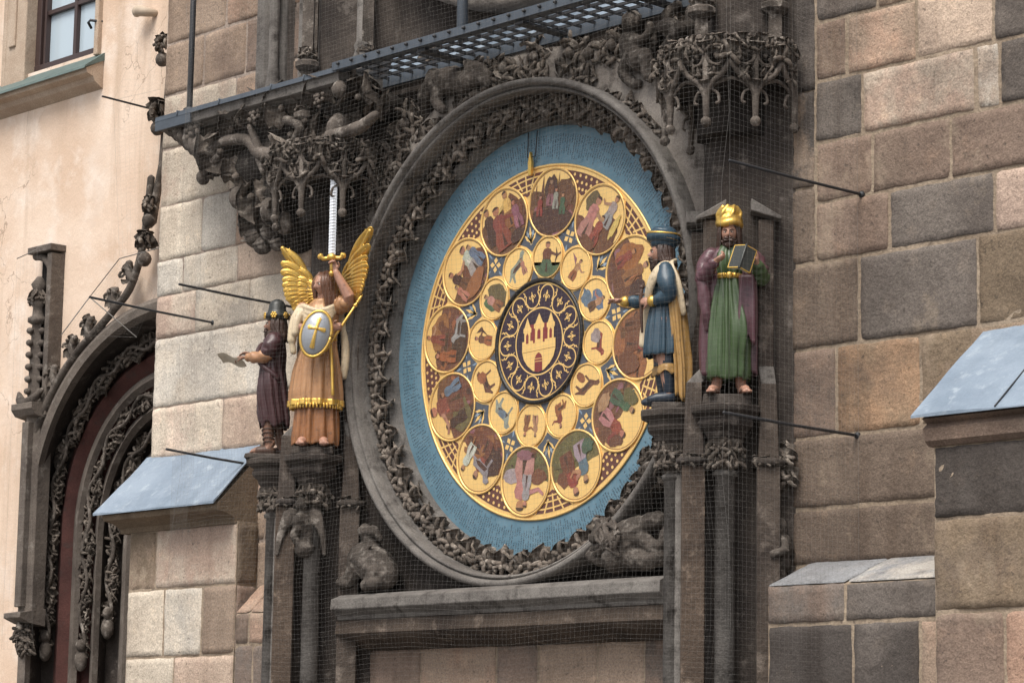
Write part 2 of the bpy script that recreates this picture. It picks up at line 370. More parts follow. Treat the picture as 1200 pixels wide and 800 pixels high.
# ---- carved ornament
_LU, _LV = np.meshgrid(np.linspace(-1, 1, 13), np.linspace(0, 1, 12)); _LF = [[j*13+i, j*13+i+1, (j+1)*13+i+1, (j+1)*13+i] for j in range(11) for i in range(12)]
def leaf(mb, c, n, up, s, rng, m=0, t=(1, 1, 1), curl=2.5):
    """one carved leaf: lobed outline, raised midrib, ruffled blade that rises and curls over at the tip"""
    n = unit(n); up = unit(np.asarray(up, float)-n*(np.asarray(up, float)@n)); w = np.cross(n, up); u, v = _LU, _LV; r = s*rng.uniform(.5, .62)
    a = v*curl*rng.uniform(.9, 1.1); lob = 1+.20*np.cos(v*2*PI*2.6+.6)
    W_ = s*.66*np.sin(PI*np.clip(v*.86+.08, 0, 1))**.65*lob
    rad = r*(1-.25*v); x = u*W_; y = np.sin(a)*rad*1.25+v*.25*s; z = (1-np.cos(a))*rad*.95+.06*s
    z = z-u*u*.26*s*np.cos(a*.6)+.055*s*np.cos(u*PI*2.5+rng.uniform(-.4, .4))*np.sin(PI*v)+.10*s*np.exp(-(u/.14)**2)*np.sin(PI*np.clip(v+.1, 0, 1))
    x = x+.10*s*rng.uniform(-1, 1)*v*v; P = np.asarray(c, float)+x[..., None]*w+y[..., None]*up+z[..., None]*n
    mb.add(P.reshape(-1, 3), _LF, m, True, t)
def knobs(mb, c, n, up, s, rng, t, k=4):
    """bulbous curled lobes, the worn tips of Gothic leafwork"""
    w = np.cross(n, up)
    for i in range(k):
        an = 2*PI*(i+rng.uniform(-.3, .3))/k; d = up*math.cos(an)+w*math.sin(an); l = s*rng.uniform(.7, 1.15)
        mb.tube(bez(c, c+d*.55*l+n*s*rng.uniform(.5, .8), c+d*l+n*s*rng.uniform(.1, .5), 5), np.array([.15, .19, .20, .17, .19])*s, 6, 0, True, t)
def clump(mb, c, n, up, s, rng, k=5, m=0, spread=115, boss=True):
    """a spray of curled leaves about a boss"""
    c = np.asarray(c, float); n = unit(n); up = unit(np.asarray(up, float)-n*(np.asarray(up, float)@n)); w = np.cross(n, up)
    g = rng.uniform(.75, 1.3); t = (g, g*.985, g*.96); q = 3 if k >= 4 else 2
    for i in range(q):
        an = math.radians((-spread*.62+spread*1.24*i/(q-1))+rng.uniform(-15, 15)); d = up*math.cos(an)+w*math.sin(an)
        leaf(mb, c, n*.9+d*.35, d, s*(1.0 if i == 1 else .82)*rng.uniform(.9, 1.12), rng, m, t)
    if boss: mb.ell(c+n*s*.22, [up*.15*s, w*.15*s, n*.15*s], m, t, 7, 5)
    if s < .1: knobs(mb, c, n, up, s*.85, rng, t, 3)
def scroll(mb, c, n, up, R, rng, m=0, turns=1.3, r=.012, sgn=1, leaves=3, ls=.06):
    """a tendril curling into a spiral with leaves on it"""
    c = np.asarray(c, float); n = unit(n); up = unit(np.asarray(up, float)-n*(np.asarray(up, float)@n)); w = np.cross(n, up)*sgn
    P = []
    for i in range(22):
        u = i/21; a = u*turns*2*PI; rr = R*(1-.72*u)
        P.append(c+(up*math.cos(a)+w*math.sin(a))*rr+n*(.02+.03*u))
    mb.tube(P, np.linspace(r*1.25, r*.8, 22), 6, m)
    mb.ell(P[-1], (r*2.2,)*3, m)
    for i in range(leaves):
        j = int(2+i*14/max(1, leaves)); d = unit(P[j]-c)
        clump(mb, P[j], n*.8+d*.5, d+n*.1, ls*rng.uniform(.8, 1.2), rng, 4, m, 80)

def fruit(mb, c, n, s, rng, m=0, k=12):
    n = unit(n); a = unit(np.cross(n, V3(0.1, .2, 1))); b = np.cross(n, a)
    for i in range(k):
        th = i*2.4; rr = s*math.sqrt(i/k)
        mb.ell(np.asarray(c)+a*rr*math.cos(th)+b*rr*math.sin(th)+n*s*(.6-.5*(rr/s)**2), (s*.3,)*3, m, (1.1,)*3, 7, 5)

# ---- masonry
TINT = {'s': (.138,.118,.104), 'b': (.208,.152,.120), 'd': (.146,.111,.087), 't': (.295,.222,.168), 'p': (.345,.225,.165), 'l': (.43,.325,.262),
        'o': (.285,.185,.118), 'c': (.52,.45,.365), 'w': (.46,.42,.365), 'k': (.070,.060,.054), 'y': (.185,.140,.098), 'g': (.225,.228,.235), 'n': (.42,.31,.245), 'r': (.45,.35,.275)}
PAIR = {'s': 'sbk', 'b': 'btds', 'd': 'dbk', 't': 'tpbt', 'p': 'pltr', 'l': 'lpcn', 'o': 'otby', 'c': 'cwnl', 'w': 'wcct', 'k': 'kst', 'y': 'ydkt', 'n': 'nlct', 'r': 'rncl', 'g': 'gws'}
def block(mb, o, u, v, n, w, h, tint, rng, rough=.0015):
    o = np.asarray(o, float); nu = max(5, int(w/.035)); nv = max(5, int(h/.035)); V = []
    k = rng.uniform(.90, 1.10); f1, f2, f3, f4 = (rng.uniform(0, 6.3) for _ in range(4)); base = rng.uniform(.002, .006)
    us = [0, .005]+[(.005+(w-.01)*i/nu) for i in range(1, nu)]+[w-.005, w]
    vs_ = [0, .005]+[(.005+(h-.01)*i/nv) for i in range(1, nv)]+[h-.005, h]
    su, sv = [rng.uniform(-.004, .004) for _ in range(4)], [rng.uniform(-.003, .003) for _ in range(4)]
    cx = [rng.uniform(.0, .012)*(rng.random() < .5) for _ in range(4)]
    for j, y in enumerate(vs_):
        for i, x in enumerate(us):
            e = i in (0, len(us)-1) or j in (0, len(vs_)-1)
            jx = .0020*math.sin(y*31+f1)+.0012*math.sin(y*83+f2)+rng.uniform(-.0014, .0014); jy = .0020*math.sin(x*27+f3)+.0012*math.sin(x*71+f4)+rng.uniform(-.0014, .0014)
            X, Y = x, y
            if i < 2: X += jx+su[0]+su[1]*(y/h-.5); 
            elif i > len(us)-3: X += jx+su[2]+su[3]*(y/h-.5)
            if j < 2: Y += jy+sv[0]+sv[1]*(x/w-.5)
            elif j > len(vs_)-3: Y += jy+sv[2]+sv[3]*(x/w-.5)
            q = (0 if x < w/2 else 1)+(0 if y < h/2 else 2); dd = min(x, w-x)+min(y, h-y)
            if dd < .03 and cx[q]: X += (cx[q] if x < w/2 else -cx[q])*(1-dd/.03); Y += (cx[q] if y < h/2 else -cx[q])*(1-dd/.03)
            z = -.004 if e else base+rough*(math.sin(x*9+f1)*math.sin(y*11+f2)+rng.uniform(-1, 1)*.5)
            V.append(o+u*X+v*Y+n*z)
    q = len(us)
    F = [[j*q+i, j*q+i+1, (j+1)*q+i+1, (j+1)*q+i] for j in range(len(vs_)-1) for i in range(q-1)]
    c = TINT[tint]; c2 = TINT[rng.choice(PAIR[tint])]; k2 = k*rng.uniform(.85, 1.1)
    mb.tb = tuple((.35*a+.65*b_)*k2 for a, b_ in zip(c, c2)); mb.add(V, F, 0, True, tuple(x*k for x in c)); mb.tb = None
def course(mb, x0, x1, z0, z1, Y, joints, tints, rng, jt=.016):
    """one course of ashlar on a wall facing -Y"""
    xs = [x0]+[x for x in joints if x0+.05 < x < x1-.05]+[x1]
    for i in range(len(xs)-1):
        a, b = xs[i]+jt/2, xs[i+1]-jt/2
        block(mb, (a, Y, z0+jt/2), V3(1, 0, 0), V3(0, 0, 1), V3(0, -1, 0), b-a, z1-z0-jt, tints[i % len(tints)], rng, .006 if tints[i % len(tints)] in 'yk' else .003)
def auto_courses(mb, x0, x1, z0, z1, Y, pal, rng, hmin=.3, hmax=.42):
    z = z0
    while z < z1-.05:
        h = rng.uniform(hmin, hmax)
        if z1-z-h < .2: h = z1-z
        js = []; x = x0+rng.uniform(.25, .6)
        while x < x1-.2: js.append(x); x += rng.uniform(.4, .85)
        course(mb, x0, x1, z, z+h, Y, js, [rng.choice(pal) for _ in range(len(js)+1)], rng); z += h
# ================================================================== SETTING
g = MB(); g.poly([(-400, -400, 0), (400, -400, 0), (400, 400, 0), (-400, 400, 0)])
tag(g.build('ground', 'cobble'), 'grey cobbled square in front of the clock tower', 'ground', kind='structure')
rng = random.Random(11)
YW = -.10                                   # front of the tower wall
XL, XR = -3.92, 5.6

# ---------------------------------------------------------------- the tower
tower = thing('stone_tower', (0, 1.5, 0), 'sandstone clock tower wall of mixed pink, brown and slate coloured blocks', 'tower')
mo = MB()
mo.box(XL+.004, -1.75, YW+.003, .6, 0, 9.6, 0, (1.12,1.15,1.3)); mo.box(1.75, XR-.004, YW+.003, .6, 0, 9.6)
mo.box(-1.75, 1.75, YW+.010, .6, 0, 2.44)
mo.box(XL+.004, XL+.5, .6, 4.0, 0, 9.6); mo.box(XR-.5, XR-.004, .6, 4.0, 0, 9.6)
mo.build('mortar_bed', 'mortar', tower)
wl = MB(); LX = -2.15
for z0, z1, js, ts in [(3.40,3.84,[-3.2,-2.75],'tcn'),(3.84,4.21,[-3.08],'cr'),(4.21,4.71,[-2.47],'wc'),(4.71,5.02,[-3.45,-2.82],'lcc'),
                       (5.02,5.28,[-3.61,-2.97],'wcr'),(5.28,5.68,[-3.4,-3.0],'cwt'),(5.68,6.10,[-3.1],'cc')]:
    course(wl, XL, LX, z0, z1, YW, js, ts, rng, .009)
for z0, z1, js, ts in [(6.10,6.50,[-3.05,-2.62],'ctt'),(6.50,6.89,[-3.45,-2.95],'ttb'),(6.89,7.3,[-3.2],'tt'),(7.3,7.7,[-2.9],'tb')]:
    course(wl, XL, -2.30, z0, z1, YW, js, ts, rng, .018)
auto_courses(wl, XL, -2.3, 7.7, 9.6, YW, 'tbc', rng)
auto_courses(wl, XL, LX, 0, 3.40, YW, 'tcb', rng)
wl.build('pale_ashlar', 'ashlar', tower)['label'] = 'pale cream ashlar left of the clock'
wr = MB(); RX = 2.30
for z0, z1, js, ts in [(2.80,3.11,[],'d'),(3.11,3.50,[],'db'),(3.50,3.99,[2.45,3.03],'boyb'),(3.99,4.47,[2.61,3.41],'dsy'),(4.47,4.80,[2.82,3.52],'bsl'),
                       (4.80,5.14,[2.71,3.24,3.9],'bbbt'),(5.14,5.49,[2.64,3.41,3.57,4.1],'snwsp'),(5.49,5.83,[2.53,3.02,3.53],'btrs'),(5.83,6.2,[2.75,3.3,3.8],'sttb'),
                       (6.2,6.6,[2.5,3.1,3.7],'bptb')]:
    course(wr, RX if z0 > 4.4 else 2.12, XR, z0, z1, YW, js, ts, rng, .021)
auto_courses(wr, 2.3, XR, 6.6, 9.6, YW, 'btpsb', rng)
auto_courses(wr, 2.12, XR, 0, 2.8, YW, 'bsd', rng)
for z0, z1 in [(4.47,4.9),(4.9,5.45),(5.45,6.05),(6.05,6.7)]:
    course(wr, 2.12, 2.30, z0, z1, YW-.002, [], 'k' if z0 > 4.8 else 'd', rng, .014)
wr.build('brown_ashlar', 'ashlar_dark', tower)['label'] = 'brown, pink and slate ashlar right of the clock'
wc = MB()
course(wc, -1.62, 1.62, 2.10, 2.44, YW+.006, [-.95,-.25,.12,.62,1.0], 'btbttb', rng)
course(wc, -1.62, 1.62, 1.75, 2.10, YW+.006, [-1.2,-.5,.3,.9], 'dbybt', rng); auto_courses(wc, -1.62, 1.62, 0, 1.75, YW+.006, 'bdt', rng)
wc.build('base_ashlar', 'ashlar', tower)
for x, sgn in ((XL, -1), (XR, 1)):
    wside = MB(); z = 0
    while z < 9.5:
        h = rng.uniform(.34, .46); y = YW+.012
        while y < 4.0:
            w = rng.uniform(.45, .9)
            block(wside, (x, y+.008, z+.008), V3(0, 1, 0), V3(0, 0, 1), V3(sgn, 0, 0), w-.016, h-.016, rng.choice('tcb' if sgn < 0 else 'bsd'), rng); y += w
        z += h
    wside.build('side_ashlar', 'ashlar', tower)
up = MB()                                    # upper storey: wall, niche jambs and shafts over the ledge
up.box(-1.45, 1.9, -.03, .6, 6.1, 9.6, 0)
for p0, p1, y, mm in [(297,312,-.13,1),(312,330,-.16,1),(330,346,-.11,0),(346,358,-.17,1),(397,414,-.16,1)]:
    a = W(p0, 60, y)[0]; b = W(p1, 60, y)[0]
    up.prism([(a, .1), (a, y+.03), (a+.03, y), (b-.03, y), (b, y+.03), (b, .1)], 6.17, 9.6, mm)
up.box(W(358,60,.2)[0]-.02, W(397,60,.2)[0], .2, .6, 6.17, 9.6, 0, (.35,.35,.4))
up.build('upper_jambs', ['dark', 'grey'], tower, bevel=.008)
us = MB()
for px, py, r, y in [(428,20,.055,-.2),(388,20,.03,-.18),(322,20,.035,-.2),(372,20,.025,-.05)]:
    x = W(px, py, y)[0]
    us.lathe(x, y, [(r*1.7,6.17),(r*1.75,6.24),(r*1.5,6.30),(r*1.15,6.38),(r*1.3,6.41),(r,6.44),(r,9.6)], 14)
us.build('upper_shafts', 'grey', tower)

# ---------------------------------------------------------------- the plaster house on the left
YH = .90
def XF(px): return -6.96+(px-33)*.01183
def arch_path(px, Y, n=40, full=True):
    xf = XF(px); f = max(-.1, (xf+6.98)/1.25); sh = -(Y-.9)*1.05
    zs, b, xc = 3.7-.3*f, 1.55-.75*f, -5.2+sh; x0 = xf+sh; a = xc-x0
    L = [(x0, Y, z) for z in np.linspace(0, zs, 12)[:-1]]
    L += [(xc-a*math.cos(q), Y, zs+b*math.sin(q)) for q in np.linspace(0, PI/2, n)]
    if full: L += [(2*xc-x, y, z) for x, y, z in L[::-1][1:]]
    return np.array(L)
house = thing('plaster_house', (-8, 2.5, 0), 'pale pink plastered house set back to the left of the tower', 'house')
hb = MB(); op = arch_path(27, .9)
wx0, wx1, wz0, wz1 = -7.33, -6.30, 7.49, 9.4
lo = [(-14, YH, 0)]+[tuple(p) for p in op]+[(XL+.3, YH, 0), (XL+.3, YH, 7.2), (-14, YH, 7.2)]
hb.poly(lo)
for a, b, c, e in [(-14, wx0, 7.2, 9.4), (wx1, XL+.3, 7.2, 9.4), (wx0, wx1, 7.2, wz0), (-14, XL+.3, 9.4, 13)]:
    hb.poly([(a, YH, c), (b, YH, c), (b, YH, e), (a, YH, e)])
hb.box(-14, XL+.3, 1.95, 5, 0, 13)
hb.build('wall', 'plaster', house)
win = MB()
for a, b, c, e in [(wx0-.36, wx0-.30, 7.35, 9.75), (wx0-.30, wx0, 7.40, 9.7), (wx1, wx1+.055, 7.45, 9.7)]:
    win.box(a, b, YH-.045, YH+.2, c, e)
win.box(wx0, wx1, YH-.045, YH+.2, wz1, wz1+.3)
win.box(wx0-.24, wx0-.14, YH-.065, YH-.04, 7.75, 9.6)
w_ = win.build('window', 'surround', house, bevel=.01)
si = MB()
si.extrx([(YH, 7.16), (YH-.08, 7.21), (YH-.10, 7.25), (YH-.16, 7.27), (YH-.17, 7.31), (YH, 7.40)], -9.2, wx1+.10)
si.build('sill', 'surround', w_)
fl = MB(); fl.extrx([(YH+.05, 7.50), (YH-.185, 7.325), (YH-.195, 7.300), (YH-.180, 7.312), (YH+.05, 7.42)], -9.2, wx1+.11); fl.build('sill_flashing', 'copper', w_)
fr = MB()
fr.box(wx0, wx0+.075, YH+.06, YH+.16, wz0, wz1); fr.box(wx1-.07, wx1, YH+.06, YH+.16, wz0, wz1); fr.box(wx0, wx1, YH+.055, YH+.16, wz0, wz0+.075)
fr.box(wx0+.09, wx0+.12, YH+.08, YH+.14, wz0+.08, wz1)
xm = (wx0+wx1)/2+.03
fr.box(xm-.022, xm+.022, YH+.09, YH+.15, wz0+.07, wz1)
for z in (8.02, 8.6): fr.box(wx0+.07, wx1-.07, YH+.095, YH+.145, z-.02, z+.02)
fr.build('frame', 'frame', w_, bevel=.005)
pn = MB(); pn.poly([(wx0, YH+.13, wz0), (wx1, YH+.13, wz0), (wx1, YH+.13, wz1), (wx0, YH+.13, wz1)]); pn.build('pane', 'glass', w_)
hk = MB(); p = W(118, 26, YH); hk.tube([p+V3(.03,.02,0), p+V3(-.02,-.09,0), p+V3(-.06,-.08,-.01), p+V3(-.06,-.05,-.05)], .012, 6); hk.build('shutter_hook', 'iron', w_)
lampx = W(176, 18, YH); lm = MB()
lm.tube([lampx+V3(.08,0,0), lampx+V3(.05,-.08,0), lampx+V3(-.02,-.10,.02)], [.03,.04,.045], 10); lm.ell(lampx+V3(-.04,-.10,.02), (.05,.04,.05))
tag(lm.build('wall_lamp', 'cream_lamp', base=lampx), 'small cream lamp bracket on the pink plaster high beside the tower corner', 'lamp')

portal = thing('gothic_portal', (-5.2, .9, 0), 'dark carved Gothic portal arch with red and stone mouldings in the plaster house', 'portal')
PROF = [(25,.90,0),(27,.80,0),(31,.77,0),(37,.78,0),(41,.84,0),(47,1.03,3),(60,1.08,3),(65,1.04,1),(72,1.09,1),(76,1.12,1),(78,1.09,0),(83,1.05,0),(88,1.09,0),(91,1.16,1),(99,1.20,1),(101,1.15,0),(105,1.12,0),(110,1.17,0),(114,1.30,3),(128,1.33,3),(131,1.27,0),(136,1.24,0),(142,1.29,0),(146,1.42,3),(160,1.50,3)]
paths = [arch_path(p, y) for p, y, _ in PROF]; pm = MB(); nn = len(paths[0])
for q in range(len(PROF)-1):
    A, B = paths[q], paths[q+1]; V = np.vstack([A, B])
    pm.add(V, [[i, i+1, nn+i+1, nn+i] for i in range(nn-1)], PROF[q+1][2], True, (1, 1, 1))
pm.build('arch_moulding', ['portal', 'portal_red', 'grey', 'dark'], portal)
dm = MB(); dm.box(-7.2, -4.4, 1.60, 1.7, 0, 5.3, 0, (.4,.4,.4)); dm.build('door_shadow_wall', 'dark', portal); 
for (px, Y, s, sd_) in [(56, 1.0, .085, 1), (95, 1.12, .075, 2), (121, 1.24, .075, 3)]:
    r2 = random.Random(sd_); vm = MB(); P = arch_path(px, Y, 60, False); P = P[P[:, 2] > 2.55]
    d = np.r_[0, np.cumsum(np.linalg.norm(np.diff(P, axis=0), axis=1))]; k = int(d[-1]/.068); wob = []
    for i in range(k):
        q = d[-1]*i/k; p = V3(*[np.interp(q, d, P[:, j]) for j in range(3)]); q2 = V3(*[np.interp(q+.02, d, P[:, j]) for j in range(3)])
        tn = unit(q2-p); side = unit(np.cross(tn, V3(0, -1, 0))); wv = math.sin(i*.9)*.045
        wob.append(p+side*wv+V3(0, -.03, 0))
        clump(vm, p-side*wv*.5, V3(.25, -.95, 0), tn*r2.uniform(.3, 1)+side*r2.choice((-1, 1)), s*r2.uniform(.75, 1.1), r2, 4)
    vm.tube(wob, .016, 6)
    e = P[0]; vm.ell(e+V3(0, -.03, -.03), (.06, .05, .09)); vm.ell(e+V3(.02, -.05, .09), (.04, .04, .05))
    vm.build('carved_vine', 'carve', portal)
hd = MB(); r2 = random.Random(5)
hq = arch_path(27, .79, 40, False); hq = [p+V3(-.02, 0, .02) for p in hq if p[2] > 4.2 and p[0] < -5.95][::3]
hp = spline(hq+[V3(-5.72,.78,5.27), V3(-5.50,.77,5.42), V3(-5.34,.76,5.75), V3(-5.27,.76,6.25)], 34)
hd.tube(hp, np.linspace(.038,.030,34), 8)
hd.tube([(-5.27,.78,5.9),(-5.19,.80,6.35),(-5.16,.82,7.4)], [.04,.028,.018], 8)
for z, s_ in ((5.72,.10),(6.02,.08),(6.75,.11),(7.30,.09)):
    for a in range(5):
        n = V3(math.cos(a*1.26)-.3, -abs(math.sin(a*1.26))-.2, .3); clump(hd, (-5.29+.115*max(0,z-5.9)**.5,.74,z), n, V3(0,0,1), s_, r2, 4)
    hd.ell((-5.29+.115*max(0,z-5.9)**.5,.74,z-.12), (.06,.055,.06))
for i in (5, 10, 15, 19, 23, 27):
    p = hp[i]; tn = unit(hp[i+1]-hp[i-1]); n = V3(-tn[2], 0, tn[0]); n = n if n[2] > 0 else -n
    hd.tube(bez(p, p+n*.12, p+n*.13+tn*.08, 5), [.04,.04,.035,.03,.03], 6)
    clump(hd, p+n*.08, n*.6+V3(0,-.7,0), n, .10, r2, 5); clump(hd, p+n*.15, n*.6+V3(0,-.7,0), n, .07, r2, 4)
hd.build('crocketed_hood', 'carve', portal)
PIN = thing('flanking_pinnacle', (-7.05, .9, 2.6), 'slender grey pinnacle on a carved bracket with a hollow curved niche beside the portal', 'pinnacle')
pf = MB()
pf.box(-6.71, -6.645, YH-.13, YH+.05, 4.5, 5.84, 0); pf.box(-6.95, -6.71, YH-.02, YH+.05, 4.5, 5.84, 1, (.3,.3,.3)); pf.box(-6.98, -6.635, YH-.15, YH+.05, 5.86, 5.915, 0)  # darkened back panel carries the niche's inner shade as colour
pf.tube([(-6.685-.27*(1-math.cos(a)), YH-.08, 5.60+.25*math.sin(a)) for a in np.linspace(0, PI/2, 10)], .035, 8)
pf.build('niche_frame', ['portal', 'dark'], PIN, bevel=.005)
pf = MB(); r2 = random.Random(8)
pf.prism([(-6.895, .78), (-6.825, .71), (-6.755, .78), (-6.825, .85)], 4.6, 5.28, 0, sc=.75)
pf.lathe(-6.825, .78, [(.05,5.26),(.085,5.28),(.085,5.31),(.05,5.33),(.045,5.40),(.075,5.44),(.05,5.50),(.05,5.55),(.07,5.59),(.02,5.66)], 10)
for a in range(6):
    n = V3(math.cos(a*1.05), math.sin(a*1.05), .2); clump(pf, V3(-6.825,.78,5.47)+n*.03, n, V3(0,0,1), .085, r2, 3)
for z in np.arange(4.68, 5.2, .10):
    for a in (PI*1.0, PI*1.5, 0): n = V3(math.cos(a), math.sin(a), .3); pf.ell(V3(-6.825,.78,z)+n*.07, (.03,.03,.028)); 
pf.build('crocketed_spire', 'portal', PIN)
pf = MB()
pf.prism([(-6.905, .9), (-6.905, .78), (-6.835, .72), (-6.725, .78), (-6.725, .9)], 2.88, 4.5, 0)
pf.box(-6.865, -6.775, .70, .76, 2.95, 4.45, 0)
pf.extrx([(.9,4.46),(.70,4.50),(.66,4.55),(.66,4.60),(.9,4.62)], -6.975, -6.675); pf.extrx([(.9,2.80),(.76,2.82),(.66,2.86),(.66,2.90),(.9,2.94)], -6.945, -6.705)
pf.build('pilaster', 'portal', PIN, bevel=.006)
pf = MB()
for i in range(16):
    z = 2.62+.05*(i % 4); n = V3(rng.uniform(-.8,.8), -1, rng.uniform(-.3,.4)); clump(pf, V3(-6.825+rng.uniform(-.07,.07), .79, z), n, V3(rng.uniform(-1,1),0,1), .09, rng, 5)
pf.tube(bez((-6.995,.74,4.70),(-6.825,.66,4.50),(-6.655,.74,4.70),9), [.02,.035,.04,.045,.045,.045,.04,.035,.02], 6)
for z in np.arange(3.0, 4.45, .16): clump(pf, V3(-6.905, .80, z), V3(-.8,-.6,0), V3(0,0,1), .06, rng, 4)
pf.build('carved_leaves', 'carve', PIN)

# ---------------------------------------------------------------- weathered plinths at the foot of the tower
def plinth_blocks(mb, x0, x1, Y, rows):
    for z0, z1, js, ts in rows: course(mb, x0, x1, z0, z1, Y, js, ts, rng, .020)
pl = thing('buttress_plinth', (-3.3, -.1, 0), 'pale stone buttress plinth with a blue lead roof below the bearded robed figure', 'plinth', 'lead roofed buttress plinths')
b = MB(); b.box(-3.88+.006, -2.63-.006, -.28+.003, -.1, 0, 3.32); b.build('mortar_bed', 'mortar', pl)
b = MB()
plinth_blocks(b, -3.88, -2.63, -.28, [(2.90,3.31,[-3.56],'yn'),(2.43,2.90,[-3.44,-3.0],'cwt'),(2.0,2.43,[-3.30],'cr'),(1.5,2.0,[-3.2],'tn'),(.9,1.5,[-3.0],'bt'),(0,.9,[-3.4],'bt')])
for z0, z1, tt in [(0,.9,'b'),(.9,1.5,'d'),(1.5,2.0,'b'),(2.0,2.43,'d'),(2.43,2.90,'b'),(2.90,3.31,'y')]:
    block(b, (-2.63, -.272, z0+.008), V3(0,1,0), V3(0,0,1), V3(1,0,0), .165, z1-z0-.016, tt, rng)
b.build('ashlar', 'ashlar', pl)
b = MB(); b.extrx([(-.1,3.30),(-.29,3.305),(-.30,3.34),(-.36,3.37),(-.44,3.385),(-.455,3.42),(-.1,3.78)], -3.98, -2.645, 0, TINT['y']); b.build('cornice', 'ashlar', pl)
for q in [b]: pass
b = MB(); zf, zt = 3.435, 3.86
Pq = [(-4.05,-.485,zf),(-2.64,-.485,zf),(-2.64,-.098,zt),(-3.97,-.098,zt)]
nn_ = []
def lead_roof(mb, xa, xb, xta, xtb, yf, yt, zf, zt, seams):
    nu, nv = 24, 6; V = []
    for k in (0, 1):
        for j in range(nv+1):
            for i in range(nu+1):
                u, v = i/nu, j/nv; x = (xa+(xb-xa)*u)*(1-v)+(xta+(xtb-xta)*u)*v
                V.append((x, yf+(yt-yf)*v, zf+(zt-zf)*v-k*.012+(.004*math.sin(x*9+v*5)+.003*math.sin(v*11+x*4) if not k else .0)))
    o = (nu+1)*(nv+1); F = []
    for j in range(nv):
        for i in range(nu):
            a = j*(nu+1)+i; F.append([a, a+1, a+nu+2, a+nu+1]); F.append([o+a, o+a+nu+1, o+a+nu+2, o+a+1])
    for i in range(nu): F.append([i, o+i, o+i+1, i+1])
    for j in range(nv):
        a = j*(nu+1); F.append([a, a+nu+1, o+a+nu+1, o+a]); a += nu; F.append([a, o+a, o+a+nu+1, a+nu+1])
    mb.add(V, F, 0, False)
    for (u0, u1) in seams:
        p0 = V3((xa+(xb-xa)*u0), yf, zf+.004); p1 = V3(xta+(xtb-xta)*u1, yt, zt+.004); mb.tube([p0+(p1-p0)*q for q in np.linspace(0, 1, 7)], .0045, 5, 1)
lead_roof(b, -4.05, -2.64, -3.97, -2.64, -.485, -.098, zf, zt, [])
b.build('lead_roof', ['lead', 'iron'], pl)
pr = thing('buttress_plinth', (4.5, -.1, 0), 'brown stone buttress plinth with a seamed lead roof at the right edge', 'plinth', 'lead roofed buttress plinths')
b = MB(); b.box(3.50+.006, XR, -.60+.003, -.1, 0, 3.32); b.build('mortar_bed', 'mortar', pr)
b = MB(); plinth_blocks(b, 3.50, XR+.2, -.60, [(2.94,3.31,[4.08,4.7],'ksb'),(2.48,2.94,[4.25,4.8],'ytb'),(2.0,2.48,[3.93,4.6],'bpb'),(1.4,2.0,[4.0,4.7],'bds'),(.7,1.4,[4.2],'bd'),(0,.7,[3.9],'db')]); b.build('ashlar', 'ashlar_dark', pr)
b = MB(); b.extrx([(-.1,3.30),(-.61,3.305),(-.64,3.33),(-.655,3.39),(-.62,3.42),(-.66,3.44),(-.1,3.90)], 3.48, XR+.2, 0, TINT['b']); b.build('cornice', 'ashlar_dark', pr)
b = MB(); lead_roof(b, 3.44, XR+.2, 3.44, XR+.2, -.70, -.098, 3.455, 3.965, [(.22,.22),(.6,.6)]); b.build('lead_roof', ['lead', 'iron'], pr)
for side, (x0, x1, Y, js1, js2, zf, zt, lab) in {'r': (2.27, 3.497, -.46, [2.81], [2.86,3.30], 2.67, 2.815, 'low slate coloured plinth with a sloping stone top right of the book reader column'),
                                                'l': (-2.60, -2.10, -.30, [-2.45], [-2.4], 2.70, 2.90, 'low brown plinth with a sloping top between the pale buttress plinth and left pier')}.items():
    q = thing('base_plinth', ((x0+x1)/2, -.1, 0), lab, 'plinth')
    b = MB(); b.extrx([(-.1,0),(Y+.003,0),(Y+.003,zf-.012),(-.1,zt-.012)], x0+.006, x1-.002); b.build('mortar_bed', 'mortar', q)
    b = MB(); tt = ('ss', 'kkt') if side == 'r' else ('bt', 'sb')
    plinth_blocks(b, x0, x1, Y, [(zf-.21,zf,js1,tt[0]),(2.0,zf-.21,js2,tt[1]),(1.3,2.0,js1,tt[0]),(.6,1.3,js2,tt[1]),(0,.6,js1,tt[0])])
    L = math.hypot(Y+.1, zt-zf); vv = unit(V3(0, -.1-Y, zt-zf)); nm = unit(V3(0, -(zt-zf), (-.1-Y)))
    xs = [x0]+js1+[x1]
    for i in range(len(xs)-1): block(b, V3(xs[i]+.008, Y, zf)+vv*.005, V3(1,0,0), vv, nm, xs[i+1]-xs[i]-.016, L-.01, 'g' if side == 'r' else 't', rng, .002)
    b.build('ashlar', 'ashlar', q)

# ---------------------------------------------------------------- the calendar bay
BAY = thing('clock_bay', (0, .1, 2.4), 'dark carved stone bay framing the calendar dial between the two piers', 'wall')
b = MB(); C0 = V3(0, 0, 4.33); nA = 96; V = []
for i in range(nA):
    a = 2*PI*i/nA; ca, sa = math.cos(a), math.sin(a); r1 = 1.55
    V.append((r1*ca, -.08, C0[2]+r1*sa))
    k = min(1.66/abs(ca) if abs(ca) > 1e-6 else 9, ((6.25-C0[2]) if sa > 0 else (C0[2]-2.78))/abs(sa) if abs(sa) > 1e-6 else 9)
    V.append((k*ca, -.08, C0[2]+k*sa))
b.add(V, [[2*i, 2*i+1, (2*i+3) % (2*nA), (2*i+2) % (2*nA)] for i in range(nA)], 0, False, (.6,.6,.6))  # tint darkens the wall behind the ornament: recess shade put into the colour
b.box(-1.7, 1.7, .04, .5, 2.4, 6.3)
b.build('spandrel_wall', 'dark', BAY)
sl = thing('stone_sill', (0, -.1, 2.45), 'long moulded grey stone sill beneath the calendar dial', 'sill')
b = MB()
